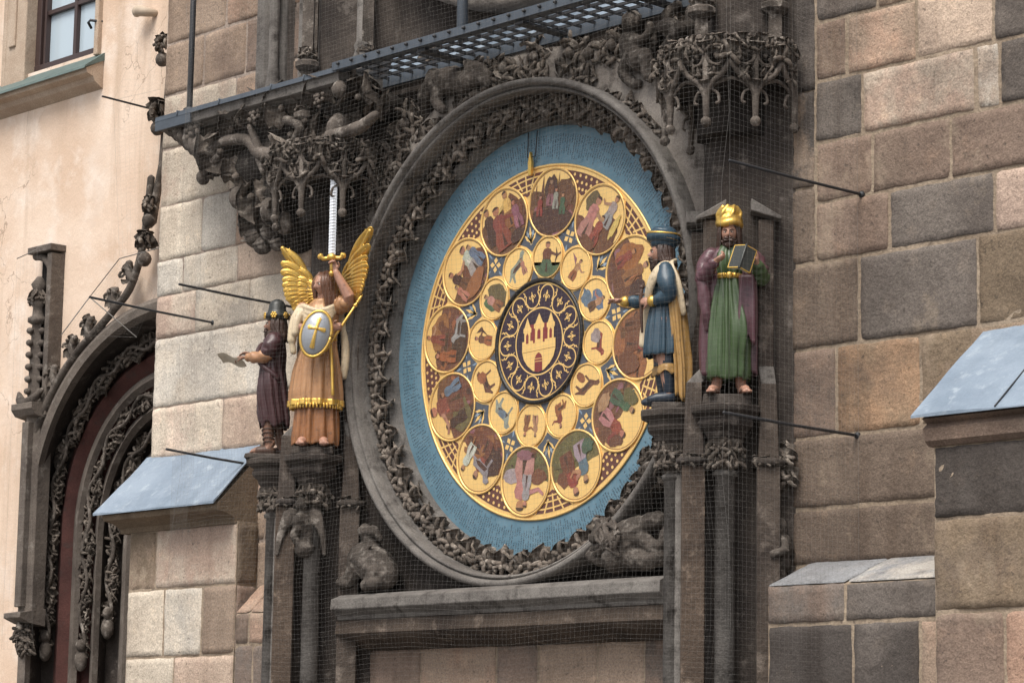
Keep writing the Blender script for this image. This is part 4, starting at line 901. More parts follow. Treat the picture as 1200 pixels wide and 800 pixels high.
# ================================================================== PIERS
def sqpost(mb, x, y, h, z0, z1, m=0, t=(1,1,1), sc=1.0): mb.prism([(x-h, y), (x, y-h), (x+h, y), (x, y+h)], z0, z1, m, t, sc)
def octo(mb, x, y, prof, m=0, t=(1,1,1)): mb.lathe(x, y, prof, 8, m, False, t, PI/8)
def leaf_ring(mb, x, y, z, r, s, k, rng, rows=2):
    for j in range(rows):
        for i in range(k):
            a = 2*PI*(i+.5*j)/k; n = V3(math.cos(a), math.sin(a), .25); clump(mb, V3(x+r*math.cos(a), y+r*math.sin(a), z+j*s*.9), n, V3(0, 0, 1), s*rng.uniform(.9, 1.15), rng, 5)
def pier(xa, label, side):
    rng = random.Random(40 if side > 0 else 41)
    P = thing('niche_pier', (xa, -.2, 0), label, 'pier', 'diagonal piers carrying the painted figures')
    b = MB()
    b.prism([(xa-.46, .02), (xa-.40, -.07), (xa-.03, -.345), (xa+.03, -.345), (xa+.40, -.07), (xa+.46, .02)], 0, 9.4)
    b.build('core', 'dark', P, bevel=.008)
    for (dx, dy, hh, ddx, ddy, hi) in ((0, -.53, .060, .02, .11, (.7, .7)), (.275, -.225, .060, -.02, .0, (-.7, -.7)), (-.275, -.225, .060, .02, .0, (.7, -.7))):
        x, y = xa+dx, dy; b = MB()
        tp = (1.6, 1.42, 1.25) if dx == 0 else (1.35, 1.3, 1.25); x2, y2 = x+ddx, y+ddy
        sqpost(b, x, y, hh+.03, 0, 3.34, 0, tp)
        octo(b, x, y, [(hh+.022, 3.34), (hh+.042, 3.355), (hh+.042, 3.375), (hh+.015, 3.39)])
        b.prism([(x-hh-.022, y), (x, y-hh-.022), (x+hh+.022, y), (x, y+hh+.022)], 3.38, 3.80, 0, (1.3, 1.25, 1.2), sc=hh/(hh+.022), c=(x, y))
        V = [(x-hh, y, 3.795), (x, y-hh, 3.795), (x+hh, y, 3.795), (x, y+hh, 3.795), (x2-hh, y2, 3.90), (x2, y2-hh, 3.90), (x2+hh, y2, 3.90), (x2, y2+hh, 3.90)]
        b.add(V, [(3,2,1,0),(4,5,6,7),(0,1,5,4),(1,2,6,5),(2,3,7,6),(3,0,4,7)], 1, False)
        sqpost(b, x2, y2, hh, 3.50, 4.72, 0, (1.25, 1.2, 1.15))
        # weathered half-gable cap leaning in towards the niche
        e = np.array(hi); f = np.array((-hi[1], hi[0])); c0 = np.array((x2, y2)); q = [c0-e*.085-f*.075, c0+e*.085-f*.075, c0+e*.085+f*.075, c0-e*.085+f*.075]
        zz = (4.735, 4.835, 4.835, 4.735); V = [(*p, 4.715+(.05 if i in (1, 2) else 0)) for i, p in enumerate(q)]+[(*p, z_) for p, z_ in zip(q, zz)]
        b.add(V, [(3,2,1,0),(4,5,6,7),(0,1,5,4),(1,2,6,5),(2,3,7,6),(3,0,4,7)], 1, False)
        o = b.build('post', ['dark', 'grey'], P, bevel=.006)
        lf = MB(); leaf_ring(lf, x, y, 3.355, .070, .05, 6, rng, 1); lf.build('leaf_collar', 'carve', o)
    b = MB(); b.tube([(xa-.145, -.48, 0), (xa-.145, -.48, 3.30)], .030, 10); b.build('thin_shaft', 'grey', P)
    for sx in (1, -1):
        cx, cy = (xa+.14, -.425) if sx > 0 else (xa-.20, -.47); b = MB()
        b.lathe(cx, cy, [(.11, 0), (.11, .3), (.07, .4), (.057, .45), (.056, 3.28), (.07, 3.285), (.072, 3.305), (.056, 3.315)], 18)
        q = b.build('column', 'grey', P)
        b = MB(); b.lathe(cx, cy, [(.056, 3.31), (.065, 3.38), (.10, 3.47), (.105, 3.48)], 14); leaf_ring(b, cx, cy, 3.36, .07, .075, 8, rng, 2)
        b.build('capital', 'carve', q)
        b = MB(); octo(b, cx, cy, [(.10, 3.48), (.115, 3.50), (.12, 3.52), (.155, 3.55), (.165, 3.57), (.15, 3.59), (.155, 3.605), (.20, 3.625), (.205, 3.66), (.19, 3.665)])
        b.build('console', ['dark'], P, bevel=.005)
    # carved canopy over the figures
    b = MB(); cx, cy, R = xa+.02, -.235, .40
    octo(b, cx, cy, [(.22, 5.22), (.22, 5.46), (.33, 5.48), (.35, 5.52), (.36, 5.64), (.33, 5.70), (.20, 5.72)], 0, (.45, .45, .45))  # shell tint paints in the shade behind the open arches
    K = b.build('canopy', 'dark', P)
    b = MB(); nb = 5
    for k in range(nb):
        a0 = math.radians(-190+200*k/nb); a1 = math.radians(-190+200*(k+1)/nb); am = (a0+a1)/2
        q = lambda a, r, z: V3(cx+r*math.cos(a), cy+r*math.sin(a), z)
        nrm = V3(math.cos(am), math.sin(am), 0); g = rng.uniform(.9, 1.4); tt = (g, g, g)
        mixa = lambda A, f: A*(1-f)+am*f
        for A in (a0, a1):
            b.tube([q(A, R, 5.25), q(A, R, 5.37), q(A, R, 5.66)], [.017, .022, .020], 6, 0, True, tt); b.ell(q(A, R, 5.235), (.03, .03, .03), 0, tt, 8, 6)
            b.tube(spline([q(A, R, 5.36), q(mixa(A, .25), R+.01, 5.45), q(mixa(A, .7), R+.025, 5.50), q(am, R+.035, 5.57)], 12), .016, 6, 0, True, tt)
            b.tube(spline([q(A, R, 5.33), q(mixa(A, .12), R-.005, 5.41), q(mixa(A, .5), R-.01, 5.46), q(am, R-.01, 5.48)], 10), .011, 6, 0, True, tt)
            b.tube(spline([q(mixa(A, .15), R-.01, 5.42), q(mixa(A, .45), R-.01, 5.40), q(mixa(A, .55), R-.01, 5.35), q(mixa(A, .42), R-.01, 5.34)], 8), .009, 5, 0, True, tt)
            for f, z in ((.35, 5.50), (.75, 5.56)): leaf(b, q(mixa(A, f), R+.02, z), V3(math.cos(am), math.sin(am), .5), V3(0, 0, 1), .05, rng, 0, tt)
        for A in (a0,): leaf(b, q(A, R+.01, 5.62), V3(math.cos(A), math.sin(A), .3), V3(0, 0, 1), .075, rng, 0, tt); leaf(b, q(A, R+.01, 5.42), V3(math.cos(A), math.sin(A), .1), V3(0, 0, 1), .06, rng, 0, tt)
        rr = .060; ctr = q(am, R+.005, 5.615); tng = np.cross(V3(0, 0, 1), nrm)
        for sg in (-1, 1):
            c3 = q(mixa(a0 if sg < 0 else a1, .42), R+.0, 5.61); b.tube([c3+tng*.055*math.cos(x)+V3(0, 0, .055*math.sin(x)) for x in np.linspace(0, 2*PI, 17)], .011, 6, 0, True, tt, cap=False)
            b.ell(c3, (.016, .016, .016), 0, tt, 6, 5)
        clump(b, q(am, R+.035, 5.60), nrm, V3(0, 0, 1), .085, rng, 5)
        for f in (.12, .3, .5, .7, .88): clump(b, q(a0*(1-f)+a1*f, R+.005, 5.665+.012*math.sin(f*20)), nrm, V3(0, 0, 1), .062, rng, 4)
        for f in (.2, .8): clump(b, q(a0*(1-f)+a1*f, R+.015, 5.50), nrm, V3(0, 0, 1), .055, rng, 4)
        b.tube([q(a0, R, 5.68), q(am, R+.01, 5.69), q(a1, R, 5.68)], .018, 6)
        for f in (.15, .4, .6, .85): b.ell(q(a0*(1-f)+a1*f, R+.005, 5.715), (.022, .022, .022), 0, tt, 7, 5)
    b.build('openwork_arches', 'carve', K)
    b = MB()
    for dx, dy in ((-.06, -.42), (.30, -.20), (-.33, -.17)):
        x, y = xa+dx, dy; sqpost(b, x, y, .052, 5.70, 9.4)
        for z in (5.95, 6.3): octo(b, x, y, [(.05, z-.05), (.085, z-.02), (.085, z+.01), (.055, z+.03)]); leaf_ring(b, x, y, z+.06, .04, .05, 5, rng, 1)
    b.build('upper_pinnacle', 'carve', P)
    return P
pier(1.79, 'dark diagonal stone pier right of the dial holding the turbaned man and the book reader', 1)
pier(-1.79, 'dark diagonal stone pier left of the dial holding the angel and the bearded robed man', -1)

# winged bird-like figure under the left capital
WF = thing('winged_figure', (-1.65, -.48, 3.06), 'small weathered stone winged figure clinging to the top of the left column', 'carving')
b = MB(); X, Y = -1.65, -.47
b.ell((X, Y-.04, 3.22), (.062, .06, .10)); b.ell((X+.02, Y-.09, 3.24), (.04, .04, .05)); b.ell((X+.01, Y-.06, 3.345), (.042, .045, .05)); b.tube([(X+.02,Y-.09,3.20),(X+.0,Y-.11,3.14),(X+.01,Y-.07,3.09)], [.035,.03,.03], 7); b.tube([(X, Y, 3.30), (X, Y-.02, 3.10), (X+.01, Y-.02, 3.06)], [.05, .06, .07], 8)
b.build('figure_body', 'carve', WF, remesh=.008, smooth_it=4)
for s_ in (-1, 1):
    b = MB()
    for i in range(6):
        e_ = V3(.72,.60,0)*s_; a = V3(X, Y-.04, 3.30-.012*i)+e_*.05; b.tube(bez(a, a+e_*(.07+.006*i)+V3(0,0,.02), a+e_*(.085+.006*i)+V3(0, -.01, -.10-.022*i), 5), [.02, .03, .03, .022, .012], 6, flat=(1, .5))
    b.build('wing', 'carve', WF)
CF = thing('corbel_figure', (2.22, -.14, 2.9), 'small crouching stone figure tucked in the dark corner right of the right pier', 'carving')
b = MB(); c = W(915, 640, -.16)
for dz, r, dy in ((.10, .055, -.02), (.0, .075, 0), (-.09, .06, 0), (-.16, .05, -.02)): b.ell(c+V3(0, dy, dz), (r, r, r*1.1))
b.tube([c+V3(.05,-.03,.03), c+V3(.09,-.06,-.03), c+V3(.02,-.09,-.05)], .028, 6); b.tube([c+V3(-.05,-.03,-.1), c+V3(-.04,-.11,-.06), c+V3(-.03,-.08,-.2)], .03, 6)
b.build('figure_body', 'carve', CF, remesh=.01, smooth_it=3)
b = MB()
for i in range(9): clump(b, c+V3(rng.uniform(-.09,.09), 0, .42+rng.uniform(-.1,.1)), V3(0,-1,.1), V3(rng.uniform(-1,1),0,1), .085, rng, 5)
b.build('leaf_bracket', 'carve', CF)

# ================================================================== LEDGE AND WALKWAY
LG = thing('stone_ledge', (-2.35, -.1, 6.05), 'long stone ledge with a lead sheet top carried on the carved corbel', 'ledge')
b = MB(); b.extrx([(-.05,6.04),(-.46,6.05),(-.50,6.07),(-.54,6.075),(-.55,6.165),(-.05,6.18)], -3.34, -1.37); b.build('slab', 'grey', LG, bevel=.005)
b = MB(); b.extrx([(-.05,6.182),(-.565,6.168),(-.568,6.135),(-.562,6.135),(-.558,6.163),(-.05,6.176)], -3.36, -1.365)
b.box(-3.36, -2.95, -.566, -.551, 6.07, 6.166)
for x in (-3.1, -2.62, -2.05, -1.7): b.tube([(x, -.57, 6.14), (x, -.571, 6.171), (x, -.05, 6.186)], .006, 5)
b.build('lead_sheet', 'zinc', LG)
GR = thing('walkway_grille', (.1, -.1, 6.1), 'dark iron grating walkway with a bolted edge beam above the dial', 'walkway')
b = MB(); b.box(-1.40, 1.62, -.575, -.552, 6.145, 6.200); b.box(-1.40, 1.62, -.56, -.50, 6.144, 6.154); b.build('edge_beam', 'zinc', GR)
for x in np.arange(-1.33, 1.6, .135): b = MB(); b.tube([(x, -.576, 6.18), (x, -.588, 6.18)], .012, 6); b.build('bolt', 'iron', GR)
b = MB()
for y in (-.45, -.35, -.25): b.box(-1.36, 1.62, y-.006, y+.006, 6.140, 6.158)
for x in np.arange(-1.30, 1.6, .12): b.box(x-.006, x+.006, -.55, -.10, 6.142, 6.160)
for x in (-.55, .35, 1.25): b.box(x-.035, x+.035, -.55, -.10, 6.118, 6.136)
b.build('grating_bars', 'iron', GR)
b = MB(); b.box(-1.36, 1.62, -.175, -.155, 6.10, 6.19); b.build('back_beam', 'zinc', GR)
b = MB(); b.extrx([(-.04,6.20),(-.13,6.20),(-.13,6.21),(-.05,6.42),(-.04,6.42)], -1.36, 1.62); b.build('wall_flashing', 'lead', GR)
CN = thing('stone_cornice', (.1, -.05, 5.95), 'narrow dark stone cornice running under the iron walkway', 'cornice')
b = MB(); b.extrx([(-.03,5.98),(-.10,5.99),(-.12,6.02),(-.145,6.04),(-.15,6.095),(-.03,6.10)], -1.40, 1.62); b.build('moulding', 'dark', CN)
RP = thing('railing_post', (-3.05, -.5, 6.18), 'thin dark iron railing post with a brace bar at the ledge end', 'railing')
b = MB(); b.tube([(-3.05, -.5, 6.17), (-3.05, -.5, 7.3)], .021, 8); b.lathe(-3.05, -.5, [(.045,6.17),(.045,6.19),(.025,6.20)], 10); b.build('post', 'iron', RP)
b = MB(); b.tube([(-3.05, -.5, 6.985), (-2.62, -.30, 6.985), (-2.17, -.10, 6.985)], .016, 8); b.ell((-2.17, -.11, 6.985), (.045, .02, .045)); b.build('brace_bar', 'iron', RP)
b = MB(); x = W(563, 8, -.3); b.tube([(x[0], -.45, 6.17), (x[0], -.45, 7.4)], .035, 8); tag(b.build('grating_post', 'zinc', base=(x[0], -.45, 6.17)), 'grey metal post rising from the walkway in front of the upper clock face', 'post')

# ================================================================== CARVED CORBEL UNDER THE LEDGE
r4 = random.Random(77)
CB = thing('carved_corbel', (-2.3, -.2, 5.05), 'large dark corbel of carved leaves, fruit and beasts under the stone ledge', 'corbel')
b = MB()
for x, y, z, rx, ry, rz in [(-2.35,-.12,5.95,.98,.30,.16),(-2.30,-.14,5.75,.62,.30,.22),(-2.28,-.14,5.52,.42,.25,.22),(-2.26,-.12,5.32,.27,.2,.2),(-1.6,-.12,5.98,.4,.3,.12)]: b.ell((x,y,z),(rx,ry,rz), 0, (.35,)*3, 18, 10)  # core coloured darker to paint in shade between the leaves
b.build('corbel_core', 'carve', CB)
b = MB()
for px, py, Y, s, up in [(262,178,-.42,.17,(-1,0,.2)),(300,140,-.45,.15,(.3,0,1)),(335,128,-.45,.16,(-.5,0,1)),(322,178,-.42,.15,(.8,0,-.3)),(282,205,-.36,.16,(-.6,0,-1)),(300,232,-.33,.17,(-.5,0,-1)),(322,215,-.36,.15,(.2,0,-1)),
                         (345,160,-.42,.15,(1,0,0)),(400,100,-.48,.14,(1,0,.4)),(425,112,-.42,.15,(1,0,.1)),(375,112,-.48,.13,(0,0,1)),(362,142,-.43,.14,(.2,0,-1)),(300,262,-.28,.13,(-.4,0,-1)),(328,250,-.30,.14,(.5,0,-1)),(240,160,-.42,.12,(-.8,0,.4)),
                         (410,138,-.36,.13,(.6,0,-1)),(440,120,-.34,.12,(1,0,-.3)),(382,160,-.38,.12,(0,0,-1)),(275,150,-.44,.12,(0,0,1)),(318,262,-.30,.13,(0,0,1)),(250,195,-.38,.10,(-1,0,-.4))]:
    clump(b, W(px, py, Y), V3(r4.uniform(-.1,.6), -1, r4.uniform(-.5,.1)), V3(*up), s*1.15, r4, 6)
for i in range(30):
    px = r4.uniform(245, 440); py = 100+ (440-px)*.16 + r4.uniform(0, 1)**1.2*max(8, 120-abs(px-305)*.95)
    clump(b, W(px, py, -.36+ (py-100)*.0009), V3(r4.uniform(-.5,.6), -1, r4.uniform(-.6,.2)), V3(r4.uniform(-1,1), 0, r4.uniform(-1,1)), r4.uniform(.09,.13), r4, 5)
b.build('leaf_carving', 'carve', CB)
b = MB()
fruit(b, W(228,152,-.48), V3(.2,-1,.3), .075, r4, 0, 13); fruit(b, W(300,138,-.50), V3(.2,-1,0), .055, r4, 0, 9); fruit(b, W(375,118,-.52), V3(.2,-1,0), .05, r4, 0, 8)
b.ell(W(238,208,-.40), (.05,.05,.055), 0, (1,)*3, 10, 7); b.ell(W(398,105,-.52), (.06,.05,.06), 0, (1.2,)*3, 10, 7); b.ell(W(398,152,-.40), (.09,.09,.11), 0, (1,)*3, 12, 8); b.ell(W(280,232,-.32), (.07,.07,.08), 0, (1,)*3, 12, 8)
for i in range(6):
    p = W(203+6*i, 150+4*i, -.47); b.tube(bez(p+V3(0,0,.06), p+V3(.02,-.06,0), p+V3(.05,.0,-.09-.008*i), 5), [.02,.03,.034,.03,.02], 6)
for P, R in [([(245,180),(262,166),(290,164),(305,180),(330,182)],[.03,.036,.04,.05,.055]),([(292,148),(300,165),(306,188),(312,205)],[.02,.03,.04,.03]),([(258,182),(245,195),(240,206)],[.03,.028,.026]),([(335,140),(352,150),(342,170)],[.03,.04,.03]),([(385,160),(420,150),(440,135)],[.04,.045,.03])]:
    b.tube(spline([W(x,y,-.47+.0012*(y-150)) for x,y in P], 14), np.interp(np.linspace(0,1,14), np.linspace(0,1,len(R)), R), 8, 0, True, (1.15,)*3)
b.build('beasts_and_fruit', 'carve', CB)
b = MB()
for px, py, s in [(300,278,.12),(318,272,.12),(308,288,.10),(326,285,.09),(292,262,.09)]: p = W(px, py, -.27); b.ell(p, (s*.75, s*.6, s*.62), 0, (1,)*3, 10, 7); b.tube(bez(p+V3(-s*.6,-.03,s*.2), p+V3(0,-s*.8,-.02), p+V3(s*.6,-.03,s*.2), 6), .014, 5)
for px, py, s in [(334,262,.07),(316,246,.08)]: b.ell(W(px,py,-.36), (s,s*.8,s*1.1), 0, (1.1,)*3, 10, 7)
b.build('pendant_leaf', 'carve', CB)

# ================================================================== RELIEFS ROUND THE DIAL
def relief(name, label, base, parts, cat='relief', rm=.010):
    T_ = thing(name, base, label, cat)
    for nm, mb, r in parts: mb.build(nm, 'carve', T_, remesh=rm if r else 0, smooth_it=3 if r else 0)
    return T_
def at(px, py, Y=-.17): return W(px, py, Y)
def limb(mb, pts, R, Y=-.18, n=8):
    P = spline([at(p[0], p[1], p[2] if len(p) > 2 else Y) for p in pts], 14); mb.tube(P, np.interp(np.linspace(0,1,14), np.linspace(0,1,len(R)), R), n)
# crouching child above the dial, right
b = MB(); limb(b, [(752,72),(742,58),(740,45)], [.085,.085,.075]); b.ell(at(741,27,-.20), (.07,.07,.08)); limb(b, [(738,44),(752,47),(763,35),(762,28)], [.035,.03,.026,.02], -.22); limb(b, [(748,44),(758,48),(768,50)], [.035,.03,.02], -.16)
limb(b, [(745,72),(757,66),(758,88),(762,90)], [.055,.05,.032,.03], -.22); limb(b, [(738,72),(733,86),(742,98),(750,98)], [.055,.05,.03,.028], -.18); limb(b, [(762,28),(764,50),(760,82)], [.03,.04,.03], -.14)
h = MB(); 
for i in range(12): h.ell(at(741+r4.uniform(-8,8), 21+r4.uniform(-4,7), -.215), (.024,)*3, 0, (1,)*3, 6, 5)
relief('carved_child', 'crouching carved stone child reaching to the right above the dial', at(745,95), [('child_body', b, 1), ('curly_hair', h, 0)], rm=.007)
b = MB(); v = MB()
for px, py, R, sg in [(700,62,.11,1),(672,68,.10,-1),(722,58,.09,-1)]: scroll(v, at(px,py,-.13), V3(.1,-1,-.1), V3(-.6,0,1), R, r4, 0, 1.2, .018, sg, 4, .085)
for i in range(5): clump(v, at(r4.uniform(655,735), r4.uniform(52,82), -.12), V3(.1,-1,0), V3(r4.uniform(-1,1),0,r4.uniform(-1,1)), r4.uniform(.06,.09), r4, 5)
relief('carved_vine_scroll', 'curling carved vine scrolls under the walkway left of the crouching child', at(695,85), [('vine', v, 0)])
b = MB(); v = MB()
limb(b, [(785,95),(788,70),(800,48),(815,30),(812,12)], [.06,.10,.09,.07,.05], -.20); b.ell(at(796,38,-.25), (.07,.07,.06)); limb(b, [(796,38,-.3),(783,30,-.34),(772,34,-.36)], [.06,.05,.03]); limb(b, [(790,60),(800,80),(795,98)], [.05,.05,.03], -.27); limb(b, [(782,40),(784,18),(795,5)], [.03,.05,.03], -.2)
for i in range(5): clump(v, at(r4.uniform(775,818), r4.uniform(5,110), -.18), V3(.2,-1,0), V3(r4.uniform(-1,1),0,r4.uniform(-1,1)), r4.uniform(.06,.09), r4, 5)
relief('carved_dragon', 'dark carved winged dragon squeezed between the dial arch and right canopy', at(790,110), [('dragon_body', b, 1), ('leaves', v, 0)])
b = MB(); v = MB()
limb(b, [(498,118),(512,100),(530,95),(550,98)], [.06,.09,.10,.08], -.18); limb(b, [(550,98),(552,82),(545,72)], [.06,.05,.02], -.22); limb(b, [(545,95),(562,92),(572,98)], [.06,.05,.03], -.22); limb(b, [(545,73,-.2),(560,78,-.22),(575,88,-.2)], [.02,.035,.02]); limb(b, [(515,105),(512,120),(520,130)], [.05,.04,.03], -.22); b.ell(at(508,90,-.2), (.06,.05,.06))
for i in range(11): clump(v, at(r4.uniform(490,620), r4.uniform(62,112)-0, -.13), V3(.2,-1,0), V3(r4.uniform(-1,1),0,r4.uniform(-1,1)), r4.uniform(.08,.12), r4, 5)
for px, py, R, sg in [(600,78,.09,1),(630,72,.10,-1),(575,80,.08,1)]: scroll(v, at(px,py,-.14), V3(.1,-1,-.1), V3(-.6,0,1), R, r4, 0, 1.2, .016, sg, 3, .08)
relief('carved_beast', 'carved long-eared beast among leaves above the upper left of the dial', at(520,125), [('beast_body', b, 1), ('leaves', v, 0)])
v = MB()
for i in range(24):
    u = r4.random(); px = 428+u*75+r4.uniform(-14,14); py = 245-u*120+r4.uniform(-28,22); clump(v, at(px, py, -.13), V3(.2,-1,0), V3(r4.uniform(-1,1),0,r4.uniform(-.4,1)), r4.uniform(.085,.12), r4, 5)
for px, py, R, sg in [(452,178,.11,1),(478,150,.10,-1),(440,215,.09,1)]: scroll(v, at(px,py,-.13), V3(.1,-1,-.1), V3(-.6,0,1), R, r4, 0, 1.2, .018, sg, 3, .08)
relief('carved_foliage', 'thick dark carved foliage climbing the upper left shoulder of the dial frame', at(450,260), [('leaves', v, 0)])
# crouching lion at the lower left
b = MB(); v = MB()
limb(b, [(452,676),(440,662),(428,655),(420,664)], [.10,.13,.12,.09], -.22); limb(b, [(430,655),(436,640),(430,625)], [.08,.06,.05], -.22); b.ell(at(428,622,-.24), (.05,.05,.05)); limb(b, [(428,626),(438,622),(446,632)], [.04,.04,.02], -.24)
limb(b, [(420,662),(410,678),(400,684)], [.06,.05,.045], -.27); limb(b, [(440,668),(436,682),(428,686)], [.06,.05,.04], -.29); b.ell(at(404,683,-.29), (.055,.05,.04)); b.ell(at(438,683,-.31), (.055,.05,.045))
for k in range(7): limb(v, [(434-k*2,640+k*4),(425-k*2,648+k*4),(416-k,662+k*3)], [.012,.016,.010], -.30, 5)
relief('carved_lion', 'small crouching stone lion on the left end of the sill', at(425,690), [('lion_body', b, 1), ('mane', v, 0)], 'carving', .009)
b = MB(); v = MB()
limb(b, [(722,655),(735,632),(752,620)], [.11,.12,.09], -.24); b.ell(at(708,628,-.28), (.085,.08,.09)); limb(b, [(700,628,-.34),(694,632,-.36)], [.04,.03]); limb(b, [(745,625),(762,612),(775,608)], [.07,.06,.05], -.24); limb(b, [(752,630),(768,640),(782,632)], [.05,.04,.03], -.26); limb(b, [(722,650),(705,655),(692,650)], [.05,.045,.04], -.28)
limb(b, [(735,650),(755,655),(778,652)], [.08,.07,.05], -.24); b.ell(at(782,628,-.24), (.05,.05,.06))
for k in range(14): v.tube(spline([at(708+r4.uniform(-12,12), 612+r4.uniform(-5,5), -.30), at(710+r4.uniform(-14,16), 625+r4.uniform(-6,10), -.37), at(708+r4.uniform(-16,18), 645+r4.uniform(-8,8), -.33)], 6), .014, 5)
relief('carved_reclining_man', 'dark stone reclining bearded man on the right end of the sill', at(730,662), [('man_body', b, 1), ('hair_and_beard', v, 0)], 'carving', .009)
v = MB()
for i in range(13): clump(v, at(r4.uniform(735,795), 0, -.2)*0+at(*(lambda q: (740+q*52+r4.uniform(-8,8), 582-q*42+r4.uniform(-12,12)))(r4.random()), -.17), V3(.2,-1,0), V3(r4.uniform(-1,1),0,r4.uniform(-.4,1)), r4.uniform(.06,.09), r4, 5)
scroll(v, at(770,550,-.17), V3(.1,-1,0), V3(0,0,1), .09, r4, 0, 1.2, .016, 1, 3, .07)
relief('carved_leaf_spray', 'small dark leaf spray between the lower right of the dial and right pier', at(760,590), [('leaves', v, 0)])

# ================================================================== NET AND ITS RODS
rods = [((855,188),(1010,228),'thin iron net rod reaching out right of the right canopy'), ((848,483),(1005,510),'thin iron net rod reaching out at the feet of the book reader'),
        ((210,333),(355,362),'thin iron net rod pointing at the hat of the bearded robed man'), ((105,348),(250,378),'thin iron net rod crossing the tower corner beside the portal'),
        ((195,526),(300,545),'thin iron net rod lying across the left lead roof')]
for (t0, t1, lab) in rods:
    p = W(*t1, YW) ; q = W(*t0, -1.2)
    if t0 == (195,526): p, q = W(*t1, -.12), W(*t0, -.85)
    b = MB(); b.tube([p, p+(q-p)*.5+V3(0,0,-.004), q], .0085, 6); b.ell(p, (.02,.02,.02)); tag(b.build('net_rod', 'iron', base=p), lab, 'rod', 'rods holding the bird net')
p, q = W(120,113,.30), W(190,131,.88); b = MB(); b.tube([p, q], .0085, 6); tag(b.build('net_rod', 'iron', base=q), 'thin iron net rod on the pink plaster left of the ledge end', 'rod', 'rods holding the bird net')
def net(mb, grid, pitch_u, pitch_v, r, rng):
    """a sagging square net: grid(u,v) gives the surface"""
    U = np.linspace(0, 1, 13)
    def lines(n, f):
        for i in range(n+1):
            a = i/n+rng.uniform(-.15, .15)/n; a = min(1, max(0, a)); mb.tube([f(a, x) for x in U], r*(2.2 if i in (0, n) else 1), 3, cap=False)
    L = np.linalg.norm(grid(1, .5)-grid(0, .5)); H = np.linalg.norm(grid(.5, 1)-grid(.5, 0))
    lines(int(L/pitch_u), lambda a, x: grid(a, x)); lines(int(H/pitch_v), lambda a, x: grid(x, a))
r5 = random.Random(9); WR = .00029
mb = MB(); NY = -1.2; xl, xr = W(210,333,NY)[0], W(855,188,NY)[0]
net(mb, lambda u, v: V3(xl+(xr-xl)*u, NY+.05*math.sin(u*9+v*4)*math.sin(PI*v)+.03*math.sin(v*23+u*5), 2.05+4.55*v+.02*math.sin(u*17)), .034, .027, WR, r5)
nm_ = tag(mb.build('bird_net', 'wire', base=(0, NY, 2.05)), 'very fine bird net stretched in front of the clock and figures', 'net')
mb = MB(); net(mb, lambda u, v: V3(xr-(xr-2.62)*u*.98, NY+(YW-NY)*u*.98, 2.05+4.55*v), .036, .030, WR, r5); x = mb.build('side_panel', 'wire'); x.location = (0, -NY, -2.05); x.parent = nm_
mb = MB(); x0, x1 = W(105,348,-1.2)[0], xl
net(mb, lambda u, v: V3(xl-(xl+3.2)*u, NY+(-.25-NY)*u, 2.6+3.5*v), .045, .04, WR*.8, r5); x = mb.build('side_panel', 'wire'); x.location = (0, -NY, -2.05); x.parent = nm_
NB = MB()
A, B_, Cc, D = W(133,118,.5), W(188,105,.86), W(140,300,.5), W(182,290,.86)
net(NB, lambda u, v: (A*(1-u)+B_*u)*(1-v)+(Cc*(1-u)+D*u)*v, .04, .035, WR, r5)
net(NB, lambda u, v: (W(175,18,.86)*(1-u)+W(192,60,.86)*u)*(1-v)+(A*(1-u)+B_*u)*v, .05, .045, WR, r5)
E1, F1, G1, H1 = W(140,303,.35), W(184,340,.35), W(72,392,.35), W(160,395,.35)
net(NB, lambda u, v: (E1*(1-u)+F1*u)*(1-v)+(G1*(1-u)+H1*u)*v, .036, .032, WR, r5)
I1, J1, K1, L1 = W(20,303,.55), W(44,293,.75), W(14,480,.55), W(36,480,.75)
net(NB, lambda u, v: (I1*(1-u)+J1*u)*(1-v)+(K1*(1-u)+L1*u)*v, .034, .030, WR, r5)
M1, N1, O1, P1 = W(14,480,.55), W(36,480,.75), W(2,760,.55), W(38,760,.75)
net(NB, lambda u, v: (M1*(1-u)+N1*u)*(1-v)+(O1*(1-u)+P1*u)*v, .034, .030, WR, r5)
for c_ in [((20,303),(42,293)),((105,348),(160,395)),((72,392),(105,348)),((140,303),(105,348)),((140,303),(188,290))]:
    NB.tube([W(*c_[0], .5), W(*c_[1], .7)], .0045, 4)
tag(NB.build('bird_net', 'wire', base=(-6, .6, 3)), 'fine dark bird net over the portal pinnacles on the pink plaster', 'net')
